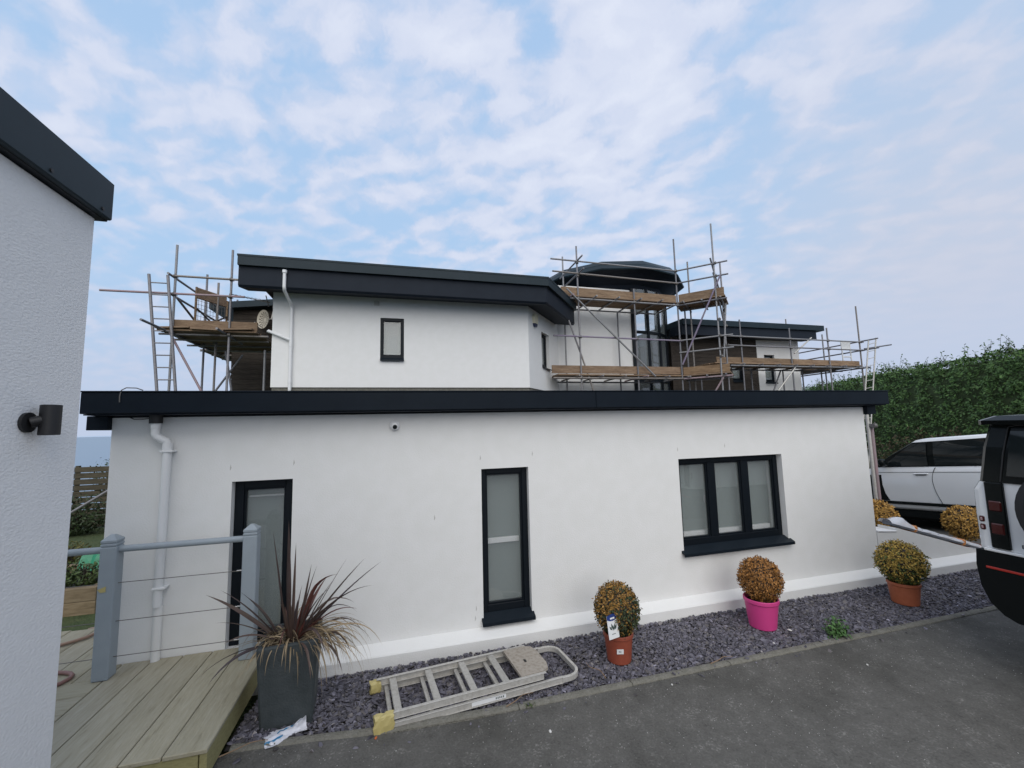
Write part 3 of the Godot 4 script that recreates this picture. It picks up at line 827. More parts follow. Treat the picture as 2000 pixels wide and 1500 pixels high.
# n boards side by side from a to b, the next one each step further along side
func boards(parent: Node, a: Vector3, b: Vector3, side: Vector3, n: int) -> void:
	for i in n:
		var o := side * (0.232 * i)
		var e := (b - a).normalized() * rng.randf_range(-0.05, 0.05)
		board(parent, "scaffold_board", a + o + e, b + o + e, Vector3.UP, 0.222, 0.038, M.board[rng.randi() % 5])
func ladder_thing(called: String, label: String, a0: Vector3, a1: Vector3, b0: Vector3, b1: Vector3, n: int, m: Material, r := 0.03, first := 0.03, last := 0.97) -> void:
	var o := thing(called, label, "ladder", a0)
	pole(o, "stile", Vector3.ZERO, a1 - a0, m, r)
	pole(o, "stile", b0 - a0, b1 - a0, m, r)
	for i in n:
		var t := lerpf(first, last, float(i) / (n - 1))
		pole(o, "rung", (a1 - a0) * t, (b0 - a0).lerp(b1 - a0, t), m, r * 0.48, 8)

func scaffold_left() -> void:
	var s := thing("scaffold", "tube scaffold with boarded platform off the left corner of the house", "scaffold")
	var z := -6.4
	var g := -0.55
	pole(s, "standard", Vector3(-4.69, g, z), Vector3(-4.69, 6.153, z), tb(0))
	pole(s, "standard", Vector3(-3.625, g, z), Vector3(-3.617, 6.134, z), tb(1))
	pole(s, "standard", Vector3(-4.62, g, -7.75), Vector3(-4.62, 5.98, -7.75), tb(2))
	pole(s, "standard", Vector3(-4.2, g, -7.3), Vector3(-4.2, 5.64, -7.3), tb(3))
	pole(s, "standard", Vector3(-4.55, g, -9.6), Vector3(-4.55, 5.9, -9.6), tb(2))
	pole(s, "standard", Vector3(-3.05, g, -6.95), Vector3(-3.05, 3.95, -6.95), tb(0))
	pole(s, "guard_rail", Vector3(-4.72, 5.437, z + 0.05), Vector3(-3.02, 5.432, z + 0.05), tb(3))
	pole(s, "guard_rail", Vector3(-5.99, 5.037, z + 0.05), Vector3(-3.33, 5.045, z + 0.05), M.tube_pink)
	pole(s, "guard_rail", Vector3(-4.74, 5.44, -6.2), Vector3(-4.74, 5.42, -10.2), tb(1))
	pole(s, "guard_rail", Vector3(-4.74, 5.03, -6.3), Vector3(-4.74, 5.02, -10.2), tb(2))
	# ledgers and transoms under the platform
	pole(s, "ledger", Vector3(-4.74, 4.21, -5.35), Vector3(-4.74, 4.17, -10.3), tb(2))
	pole(s, "ledger", Vector3(-3.68, 4.21, -5.9), Vector3(-3.68, 4.17, -7.4), tb(1))
	for x in [-4.95, -4.0]:
		pole(s, "ledger", Vector3(x, 4.17, -6.44), Vector3(x + 1.15, 4.17, -6.44), tb())
	for zz in [-7.0, -7.7, -8.4, -9.1, -9.8]:
		pole(s, "transom", Vector3(-4.95, 4.16, zz), Vector3(-3.0 if zz > -8.5 else -4.45, 4.16, zz), tb())
	pole(s, "brace", Vector3(-4.72, 4.2, -6.34), Vector3(-3.1, 1.0, -6.34), M.tube_pink)
	pole(s, "brace", Vector3(-3.75, 3.95, -7.7), Vector3(-5.2, 1.6, -7.7), tb(1))
	pole(s, "brace", Vector3(-3.95, 3.95, -7.2), Vector3(-3.55, 1.5, -7.2), tb(2))
	pole(s, "brace", Vector3(-4.69, 5.0, -6.5), Vector3(-4.69, 4.3, -8.6), tb(2))
	pole(s, "brace", Vector3(-4.64, 1.95, -5.9), Vector3(-4.64, 0.0, -8.6), tb(1))
	# boards: short ones across the front, long ones running back
	boards(s, Vector3(-4.90, 4.24, -6.42), Vector3(-3.02, 4.24, -6.42), Vector3(0, 0, -1), 10)
	for q in [[-4.95, -6.36, 0.03], [-4.3, -6.34, -0.02], [-3.75, -6.35, 0.03]]:
		board(s, "scaffold_board", Vector3(q[0], 4.27, q[1]), Vector3(q[0] + 0.62, 4.27 + q[2], q[1]), Vector3.UP, 0.222, 0.034, M.board[4])
	boards(s, Vector3(-4.75, 4.24, -8.75), Vector3(-4.75, 4.24, -10.6), Vector3(-1, 0, 0), 2)
	board(s, "toe_board", Vector3(-4.76, 4.375, z - 0.03), Vector3(-3.07, 4.375, z - 0.03), Vector3.BACK, 0.225, 0.038, M.board[2])
	board(s, "toe_board", Vector3(-4.78, 4.375, -6.5), Vector3(-4.78, 4.375, -10.2), Vector3.LEFT, 0.225, 0.038, M.board[0])
	for p in [Vector3(-4.69, 5.437, z), Vector3(-4.69, 5.037, z), Vector3(-3.62, 5.437, z), Vector3(-3.62, 5.037, z), Vector3(-4.69, 4.2, z), Vector3(-3.625, 4.17, z), Vector3(-4.62, 4.18, -7.75), Vector3(-4.2, 4.16, -7.3), Vector3(-4.55, 4.16, -9.6)]:
		coupler(s, p)
	ladder_thing("access_ladder", "grey ladder leaning against the left scaffold, tallest on the left", Vector3(-4.60, 0.9, -6.22), Vector3(-5.09, 5.40, -6.22), Vector3(-4.28, 0.9, -6.22), Vector3(-4.75, 5.40, -6.22), 17, M.tube[1], 0.028, 0.04, 0.96)
	# mesh loading gate standing on the platform
	var gt := thing("loading_gate", "tan topped wire mesh gate standing on the left scaffold platform", "gate", Vector3(-4.45, 4.26, -6.85), deg_to_rad(62))
	for x in [-0.02, 0.78]:
		pole(gt, "upright", Vector3(x, 0, 0), Vector3(x, 1.1 - 0.12 * x, 0), M.fresh_wood if x > 0 else M.board[0], 0.024, 8)
	part(gt, "top_panel", bx(Vector3(0.0, 0.84, -0.02), Vector3(0.76, 1.10, 0.02), 0.015), M.board[4])
	for i in 10:
		pole(gt, "mesh_wire", Vector3(0.04 + 0.075 * i, 0.05, 0), Vector3(0.04 + 0.075 * i, 0.85, 0), M.coupler, 0.004, 5)
	for i in 9:
		pole(gt, "mesh_wire", Vector3(0.0, 0.08 + 0.09 * i, 0.004), Vector3(0.76, 0.08 + 0.09 * i, 0.004), M.coupler, 0.004, 5)
	pole(gt, "cross_bar", Vector3(0.0, 0.6, 0.02), Vector3(0.76, 0.1, 0.02), M.cladding[2], 0.02, 6)
	pole(gt, "cross_bar", Vector3(0.0, 0.1, 0.03), Vector3(0.76, 0.6, 0.03), M.cladding[2], 0.02, 6)
	var lp := thing("scaffold_pole", "lone grey pole leaning down beside the annex left corner", "pole", Vector3(-5.2, 1.7, -6.5))
	pole(lp, "tube", Vector3(1.5, 0.55, 0), Vector3(-2.0, -1.9, 0.3), M.tube[1])

func scaffold_centre() -> void:
	var s := thing("scaffold", "two lift tube scaffold wrapped round the house tower, above the middle of annex roof", "scaffold")
	var z := -6.8
	var zi := -7.72
	var g := -0.8
	for q in [[5.015, 7.208, z], [6.838, 6.04, z], [8.347, 7.75, z], [4.95, 7.25, zi + 0.02], [6.78, 5.55, zi]]:
		pole(s, "standard", Vector3(q[0], g, q[2]), Vector3(q[0], q[1], q[2]), tb())
	pole(s, "guard_rail", Vector3(4.185, 6.744, z + 0.05), Vector3(8.36, 6.697, z + 0.05), tb(0))
	pole(s, "guard_rail", Vector3(4.228, 6.383, z + 0.05), Vector3(8.37, 6.302, z + 0.05), tb(3))
	pole(s, "guard_rail", Vector3(4.198, 4.518, z + 0.05), Vector3(8.43, 4.489, z + 0.05), M.tube_purple)
	pole(s, "ledger", Vector3(4.425, 5.624, z + 0.05), Vector3(8.36, 5.60, z + 0.05), tb(0))
	pole(s, "ledger", Vector3(4.45, 5.60, zi - 0.04), Vector3(8.2, 5.59, zi - 0.04), tb(1))
	pole(s, "ledger", Vector3(4.155, 3.319, z + 0.05), Vector3(8.36, 3.33, z + 0.05), tb(3))
	pole(s, "ledger", Vector3(4.1, 3.31, zi - 0.04), Vector3(8.2, 3.31, zi - 0.04), tb(2))
	pole(s, "brace", Vector3(4.62, 5.88, z + 0.10), Vector3(7.35, 3.38, z + 0.10), tb(0))
	pole(s, "brace", Vector3(4.721, 5.05, z - 0.10), Vector3(5.10, 3.9, z - 0.06), tb(1))
	pole(s, "brace", Vector3(5.06, 4.0, z - 0.05), Vector3(5.75, 1.9, z - 0.05), tb(3))
	for i in 6:
		var x := 4.75 + i * 0.72
		pole(s, "transom", Vector3(x, 5.665, z + 0.28), Vector3(x, 5.64, -7.86), tb() if i != 0 else M.tube_pink)
		pole(s, "transom", Vector3(x + 0.1, 3.375, z + 0.25), Vector3(x + 0.1, 3.36, -7.86), tb() if i != 3 else M.tube_pink)
	# short cross tubes at the end of the top rails
	pole(s, "transom", Vector3(5.03, 6.79, -6.45), Vector3(4.93, 6.62, -7.9), tb(1))
	pole(s, "transom", Vector3(5.06, 6.42, -6.45), Vector3(4.96, 6.26, -7.9), tb(2))
	boards(s, Vector3(4.46, 5.71, z - 0.08), Vector3(8.30, 5.70, z - 0.08), Vector3(0, 0, -1), 4)
	boards(s, Vector3(4.30, 3.42, z - 0.08), Vector3(8.30, 3.42, z - 0.08), Vector3(0, 0, -1), 4)
	board(s, "toe_board", Vector3(4.506, 5.865, z - 0.045), Vector3(8.33, 5.825, z - 0.045), Vector3.BACK, 0.225, 0.038, M.board[1])
	board(s, "toe_board", Vector3(4.15, 3.575, z - 0.045), Vector3(8.35, 3.578, z - 0.045), Vector3.BACK, 0.225, 0.038, M.board[4])
	# return leg turning towards the drive
	var K := Vector3(8.35, 0, z)
	var e := Vector3(0.68, 0, 0.733)
	var nb := Vector3(0.733, 0, -0.68)
	var L := 1.32
	for q in [[1.08, 0.0, 7.95, 0], [1.2, 0.62, 6.9, 1], [0.1, 0.6, 5.9, 2], [0.25, 0.75, 7.2, 3]]:
		var p: Vector3 = K + e * q[0] + nb * q[1]
		pole(s, "standard", p + Vector3.UP * g, p + Vector3.UP * q[2], tb(q[3]))
	for y in [6.70, 6.305, 4.50, 4.13]:
		pole(s, "guard_rail", K - e * 0.06 + Vector3(0, y, 0.04), K + e * (L + 0.1) + Vector3(0, y, 0.04), tb())
	for y in [5.60, 3.32]:
		pole(s, "ledger", K - e * 0.05 + Vector3(0, y, 0.04), K + e * (L + 0.02) + Vector3(0, y, 0.04), tb() if y > 5 else M.tube_pink)
		pole(s, "ledger", K + nb * 0.66 + Vector3(0, y, 0), K + nb * 0.66 + e * L + Vector3(0, y, 0), tb())
		var hgt: float = y + 0.10
		for i in 5:
			var o: Vector3 = nb * (0.1 + 0.232 * i) + Vector3(0, hgt, 0)
			board(s, "scaffold_board", K + o - e * 0.1, K + o + e * L, Vector3.UP, 0.222, 0.038, M.board[rng.randi() % 5])
		board(s, "toe_board", K + Vector3(0, hgt + 0.14, -0.02) + nb * 0.03 + e * 0.05, K + e * (L - 0.02) + Vector3(0, hgt + 0.14, 0) + nb * 0.03, -nb, 0.225, 0.038, M.fresh_wood if y < 5 else M.board[2])
		for i in 3:
			var o2: Vector3 = e * (0.2 + i * 0.5) + Vector3(0, y + 0.05, 0)
			pole(s, "transom", K + o2 - nb * 0.12, K + o2 + nb * 1.25, tb())
	pole(s, "brace", K + e * 1.18 + Vector3(0, 6.3, 0.08), K + e * (-0.02) + Vector3(0, 3.75, 0.08), M.tube_purple)
	pole(s, "brace", K + e * 1.0 + nb * 0.0 + Vector3(0, 6.9, 0), K + e * 1.25 + nb * 0.7 + Vector3(0, 5.3, 0), tb(2))
	pole(s, "brace", K + e * 1.05 + nb * 0.02 + Vector3(0, 6.45, 0), K + e * 1.2 + nb * 0.66 + Vector3(0, 4.9, 0), tb(1))
	pole(s, "brace", K + e * 1.3 + nb * 0.3 + Vector3(0, 5.5, 0), K + e * 1.15 + nb * 0.25 + Vector3(0, 3.9, 0), tb(0))
	pole(s, "brace", K + e * 1.1 + Vector3(0, 3.30, 0.05), K + e * 0.3 + Vector3(0, 2.0, 0.05), M.tube_pink)
	for x in [5.015, 6.838, 8.347]:
		for y in [6.30, 5.62, 4.5, 3.32, 6.70]:
			if y < 6.1 or x != 6.838: coupler(s, Vector3(x, y, z))
	for y in [6.70, 6.305, 5.6, 4.5, 4.13, 3.32, 3.9, 5.0]: coupler(s, K + e * 1.08 + Vector3(0, y, 0.02))
	for y in [5.4, 4.9, 4.3, 3.6]: coupler(s, K + e * 1.2 + nb * 0.62 + Vector3(0, y, 0.02))

func scaffold_right() -> void:
	var s := thing("scaffold", "single lift tube scaffold along the right wing, long brown toe board", "scaffold")
	var z := -7.0
	var g := -1.0
	for q in [[10.83, 5.327, z], [12.87, 5.13, z], [14.55, 5.196, z], [16.04, 6.057, z], [16.0, 5.3, -8.3], [16.0, 6.3, -9.8], [15.95, 5.2, -11.0]]:
		pole(s, "standard", Vector3(q[0], g, q[2]), Vector3(q[0], q[1], q[2]), tb())
	for x in [12.0, 13.4, 14.3, 15.2, 9.9]:
		pole(s, "standard", Vector3(x, g, -7.85), Vector3(x, 3.8, -7.85), tb(2))
	pole(s, "guard_rail", Vector3(9.97, 4.759, z + 0.05), Vector3(16.15, 4.724, z + 0.05), tb(0))
	pole(s, "guard_rail", Vector3(10.2, 4.452, z + 0.05), Vector3(16.15, 4.425, z + 0.05), tb(1))
	for y in [4.75, 4.42]:
		pole(s, "guard_rail", Vector3(16.05, y, -6.4), Vector3(16.05, y, -11.4), tb())
	pole(s, "guard_rail", Vector3(16.1, 4.47, -6.9), Vector3(17.45, 4.66, -6.9), tb(2))
	pole(s, "ledger", Vector3(10.3, 3.792, z + 0.05), Vector3(16.0, 3.791, z + 0.05), tb(0))
	pole(s, "ledger", Vector3(9.8, 3.78, -7.82), Vector3(16.2, 3.78, -7.82), tb(2))
	pole(s, "ledger", Vector3(16.0, 3.78, -6.7), Vector3(16.0, 3.78, -11.2), tb(1))
	pole(s, "ledger", Vector3(15.2, 3.78, -7.6), Vector3(15.2, 3.78, -11.2), tb(1))
	for i in 9:
		var x := 10.0 + i * 0.72
		pole(s, "transom", Vector3(x, 3.83, -6.8), Vector3(x, 3.83, -8.2), tb())
	boards(s, Vector3(9.7, 3.875, -7.08), Vector3(16.0, 3.875, -7.08), Vector3(0, 0, -1), 4)
	boards(s, Vector3(15.15, 3.875, -8.0), Vector3(15.15, 3.875, -11.2), Vector3(1, 0, 0), 4)
	board(s, "toe_board", Vector3(9.85, 3.965, z - 0.045), Vector3(12.95, 3.95, z - 0.045), Vector3.BACK, 0.225, 0.038, M.board[0])
	board(s, "toe_board", Vector3(12.97, 3.95, z - 0.045), Vector3(15.98, 3.93, z - 0.045), Vector3.BACK, 0.225, 0.038, M.board[3])
	board(s, "toe_board", Vector3(16.03, 3.94, -7.1), Vector3(16.03, 3.94, -11.0), Vector3.RIGHT, 0.225, 0.038, M.board[2])
	pole(s, "brace", Vector3(12.9, 3.75, z + 0.08), Vector3(11.4, 2.3, z + 0.08), M.alu)
	pole(s, "brace", Vector3(12.9, 3.7, -7.5), Vector3(12.1, 2.2, -7.5), tb(2))
	pole(s, "brace", Vector3(15.3, 3.7, -9.0), Vector3(14.9, 2.0, -9.0), tb(2))
	pole(s, "brace", Vector3(13.6, 4.35, -7.5), Vector3(14.45, 4.95, -7.5), M.alu)
	for q in [[10.83, 4.757], [10.83, 4.45], [12.87, 4.74], [12.87, 4.43], [14.55, 4.73], [14.55, 4.43], [16.04, 4.72], [16.04, 4.42], [12.87, 3.79], [14.55, 3.79], [16.04, 3.79]]:
		coupler(s, Vector3(q[0], q[1], z))
	ladder_thing("access_ladder", "pale aluminium ladder at the far right end of scaffolding", Vector3(14.75, -0.85, -6.7), Vector3(16.05, 4.75, -6.7), Vector3(15.12, -0.85, -6.7), Vector3(16.42, 4.84, -6.7), 21, M.alu, 0.022, 0.04, 0.97)
	var gt := thing("safety_gate", "white plastic safety gate on the right scaffold platform", "gate", Vector3(15.35, 3.9, -7.12))
	for x in [0.0, 0.40]:
		pole(gt, "upright", Vector3(x, 0.0, 0), Vector3(x - 0.03, 0.86, 0), M.pvc, 0.022, 8)
	for y in [0.08, 0.30, 0.60, 0.84]:
		part(gt, "bar", bx(Vector3(-0.01, y - 0.02, -0.015), Vector3(0.4, y + 0.03, 0.015), 0.005), M.pvc)
	part(gt, "panel", bx(Vector3(0.0, 0.63, -0.008), Vector3(0.38, 0.82, 0.008)), M.pvc)
	# tubes stacked against the right end of the annex
	var st := thing("leaning_tubes", "two pale tubes clamped together beside the right annex corner", "tubes", Vector3(7.03, land(7.03, -0.8) + 0.045, -0.8))
	pole(st, "tube", Vector3(0.0, 0, 0), Vector3(0.0, 2.23, 0.0), M.alu)
	pole(st, "tube", Vector3(0.052, 0, 0.01), Vector3(0.055, 2.08, 0.01), M.tube_pink)
	coupler(st, Vector3(0.02, 2.06, 0.03))

# ------------------------------------------------------------------ deck and railing
func deck_and_railing() -> void:
	var d := Node3D.new()
	d.name = "deck"
	d.set_meta("kind", "structure")
	add_child(d)
	var y := 0.276
	var xs := [-1.0, -1.217, -1.412, -1.612, -1.812, -2.006]
	for i in 5:
		board(d, "plank", Vector3((xs[i] + xs[i + 1]) * 0.5, y, 0.005), Vector3((xs[i] + xs[i + 1]) * 0.5, y, 1.199), Vector3.UP, xs[i] - xs[i + 1] - 0.006, 0.024, M.deck[i])
	board(d, "plank", Vector3(-2.107, y, 0.005), Vector3(-2.107, y, 0.198), Vector3.UP, 0.19, 0.024, M.deck[2])
	for i in 7:
		var z := 0.30 + i * 0.2
		board(d, "plank", Vector3(-4.4, y, z), Vector3(-2.011, y, z), Vector3.UP, 0.194, 0.024, M.deck[(i * 2) % 5])
	for i in 11:
		var x := -2.305 - i * 0.2
		board(d, "plank", Vector3(x, y, -0.75 - 0.02 * i), Vector3(x, y, 0.198), Vector3.UP, 0.194, 0.024, M.deck[(i * 3 + 1) % 5])
	# green treated frame under the edge
	part(d, "joist", bx(Vector3(-1.045, 0.12, 0.13), Vector3(-1.008, 0.262, 1.185), 0.003), M.treated)
	part(d, "joist", bx(Vector3(-2.0, 0.12, 1.15), Vector3(-1.05, 0.262, 1.187), 0.003), M.treated)
	for x in [-4.2, -3.4, -2.6]:
		part(d, "joist", bx(Vector3(x, 0.0, -0.9), Vector3(x + 0.05, 0.262, 1.14), 0.003), M.sleeper[1])
	var r := thing("deck_railing", "blue grey painted railing with wire strands along the deck", "railing")
	for x in [-2.024, -1.113, -4.2]:
		var q := Node3D.new()
		q.name = "post"
		r.add_child(q, true)
		q.position = Vector3(x, 0.289, 0.195)
		part(q, "shaft", bx(Vector3(-0.05, 0, -0.05), Vector3(0.05, 0.915, 0.05), 0.006), M.grey_paint)
		part(q, "collar", bx(Vector3(-0.05, 0.921, -0.05), Vector3(0.05, 0.938, 0.05), 0.004), M.grey_paint)
		var c := B.new()
		c.box(Vector3(-0.044, 0.90, -0.044), Vector3(0.044, 0.95, 0.044))
		c.box(Vector3(-0.05, 0.944, -0.05), Vector3(0.05, 0.966, 0.05), 0.004)
		var tip := [Vector3(-0.046, 0.966, -0.046), Vector3(0.046, 0.966, -0.046), Vector3(0.046, 0.966, 0.046), Vector3(-0.046, 0.966, 0.046)]
		var top := [Vector3(-0.012, 0.998, -0.012), Vector3(0.012, 0.998, -0.012), Vector3(0.012, 0.998, 0.012), Vector3(-0.012, 0.998, 0.012)]
		c.loft([tip, top])
		part(q, "cap", c.mesh(), M.grey_paint)
	pole(r, "handrail", Vector3(-1.974, 1.178, 0.195), Vector3(-1.163, 1.178, 0.195), M.grey_paint, 0.024, 16)
	pole(r, "handrail", Vector3(-4.15, 1.178, 0.195), Vector3(-2.074, 1.178, 0.195), M.grey_paint, 0.024, 16)
	for wy in [0.938, 0.67, 0.426]:
		pole(r, "wire", Vector3(-1.975, wy, 0.195), Vector3(-1.16, wy - 0.003, 0.195), M.coupler, 0.0028, 6)
		pole(r, "wire", Vector3(-4.15, wy, 0.195), Vector3(-2.075, wy, 0.195), M.coupler, 0.0028, 6)
		pole(r, "tensioner", Vector3(-1.21, wy, 0.195), Vector3(-1.16, wy, 0.195), M.chrome, 0.006, 8)
	# strip of yellow tape on the post
	var q2 := B.new()
	q2.quad(Vector3(-2.07, 0.915, 0.2465), Vector3(-2.02, 0.935, 0.2465), Vector3(-2.02, 0.895, 0.2465), Vector3(-2.05, 0.893, 0.2465))
	q2.quad(Vector3(-2.07, 0.915, 0.2485), Vector3(-2.02, 0.935, 0.2485), Vector3(-2.02, 0.895, 0.2485), Vector3(-2.05, 0.893, 0.2485))
	part(r, "tape", q2.mesh(), M.tape_yellow)
	var h := thing("garden_hose", "faded pink hose lying across the back of the deck", "hose")
	part(h, "tube", tube_mesh(smooth_path([Vector3(-3.6, 0.302, -0.15), Vector3(-2.9, 0.302, -0.02), Vector3(-2.45, 0.302, 0.02), Vector3(-2.25, 0.302, 0.12), Vector3(-2.4, 0.302, 0.3), Vector3(-3.2, 0.302, 0.42)], 8), 0.0135, 8), mat(Color(0.26, 0.14, 0.12), 0.6))
	part(h, "tube", tube_mesh(smooth_path([Vector3(-3.8, 0.302, -0.42), Vector3(-2.9, 0.302, -0.40), Vector3(-2.55, 0.306, -0.56), Vector3(-2.6, 0.28, -0.8), Vector3(-2.95, 0.1, -1.3), Vector3(-3.0, -0.1, -1.9), Vector3(-2.7, -0.14, -2.2)], 8), 0.0135, 8), mat(Color(0.30, 0.20, 0.15), 0.6))

func smooth_path(p: Array, n: int) -> Array:
	var c := Curve3D.new()
	for i in p.size():
		var t: Vector3 = (p[mini(i + 1, p.size() - 1)] - p[maxi(i - 1, 0)]) / 6.0
		c.add_point(p[i], -t, t)
	var out := []
	var L := c.get_baked_length()
	for i in p.size() * n + 1: out.append(c.sample_baked(L * i / (p.size() * n), true))
	return out
# ------------------------------------------------------------------ plants
func leaf_quad(b: B, p: Vector3, nrm: Vector3, l: float, w: float) -> void:
	var a := nrm.cross(Vector3(rng.randf_range(-1, 1), rng.randf_range(-1, 1), rng.randf_range(-1, 1))).normalized()
	var s := nrm.cross(a).normalized()
	# a folded diamond leaf
	var tip := p + a * l + nrm * (l * 0.25)
	var m := p + a * (l * 0.5)
	b.tri(p, m + s * w * 0.5 + nrm * w * 0.2, tip)
	b.tri(p, tip, m - s * w * 0.5 + nrm * w * 0.2)
func rand_dir() -> Vector3:
	var y := rng.randf_range(-1, 1)
	var an := rng.randf_range(0, TAU)
	var r := sqrt(1 - y * y)
	return Vector3(cos(an) * r, y, sin(an) * r)
# clipped ball of small leaves; browned = how much of it has gone tawny, from the top down on one side
func ball(parent: Node, c: Vector3, rx: float, ry: float, n: int, browned: float, tawny: Color, green: Color, leaf := 0.024) -> void:
	var nz := FastNoiseLite.new()
	nz.seed = rng.randi() % 1000; nz.frequency = 5.0; nz.fractal_octaves = 2
	var core := B.new()
	for i in 10:
		for k in 16:
			var f := func(ii: int, kk: int):
				var t := PI * ii / 10.0; var an := TAU * kk / 16.0
				return c + Vector3(sin(t) * cos(an) * rx, cos(t) * ry, sin(t) * sin(an) * rx) * 0.84
			core.quad(f.call(i, k), f.call(i, k + 1), f.call(i + 1, k + 1), f.call(i + 1, k))
	part(parent, "twigs", core.mesh(), M.soil)
	var b := B.new()
	for i in n:
		var d := rand_dir()
		var bump := nz.get_noise_3d(d.x, d.y, d.z)
		var k := rng.randf_range(0.82, 1.0) + bump * 0.10 + (0.05 if rng.randf() < 0.05 else 0.0)
		var p := c + Vector3(d.x * rx, d.y * ry, d.z * rx) * k
		var tone := nz.get_noise_3d(d.x * 0.8 + 7.0, d.y * 0.8, d.z * 0.8) + d.y * 0.45 - d.x * 0.25 + rng.randf_range(-0.35, 0.35)
		var col := green if tone < 0.55 - browned * 1.3 else tawny
		col = col * rng.randf_range(0.55, 1.6)
		b.col = col
		leaf_quad(b, p, (d + rand_dir() * 0.8).normalized(), leaf * rng.randf_range(0.7, 1.3), leaf * 0.55)
	part(parent, "foliage", b.mesh(), M.leaf)
func pot(parent: Node, rt: float, rb: float, h: float, m: Material) -> void:
	var b := B.new()
	b.lathe([[0, 0.0], [rb - 0.006, 0.0], [rb, 0.006], [lerpf(rb, rt, 0.84) - 0.004, h * 0.84], [rt - 0.004, h * 0.86], [rt, h * 0.88], [rt, h - 0.006], [rt - 0.006, h], [rt - 0.014, h - 0.004], [rt - 0.018, h - 0.06]], Vector3.ZERO, 36)
	var p := part(parent, "pot", b.mesh(), m)
	b = B.new()
	b.lathe([[rt - 0.016, h - 0.05], [0.0, h - 0.035]], Vector3.ZERO, 24)
	part(p, "compost", b.mesh(), M.soil)
func ribbon(b: B, base: Vector3, dir: Vector3, L: float, w: float, droop: float, col: Color, kink := 1.0) -> void:
	var n := 12
	var p := base
	var d := dir.normalized()
	var side := d.cross(Vector3.UP).normalized()
	if side.length() < 0.5: side = Vector3.RIGHT
	var tw := rng.randf_range(-0.9, 0.9)
	side = side.rotated(d, tw)
	var prev := []
	for i in n + 1:
		var t := float(i) / n
		var ww := w * (0.65 + 0.6 * t) if t < 0.45 else w * 0.92 * (1.0 - pow((t - 0.45) / 0.55, 1.6))
		var up := side.cross(d).normalized()
		var cur := [p - side * ww * 0.5, p - up * ww * 0.22, p + side * ww * 0.5]
		if i > 0:
			b.col = col * (0.85 + 0.3 * absf(sin(t * 9.0 + tw * 5.0)) * 0.5)
			b.quad(prev[0], prev[1], cur[1], cur[0]); b.quad(prev[1], prev[2], cur[2], cur[1])
		prev = cur
		p += d * (L / n)
		var k := droop * (kink if t > 0.45 and t < 0.65 else 1.0)
		d = (d + Vector3.DOWN * k * (0.04 + t * 0.26)).normalized()
		side = (side - d * side.dot(d)).normalized()

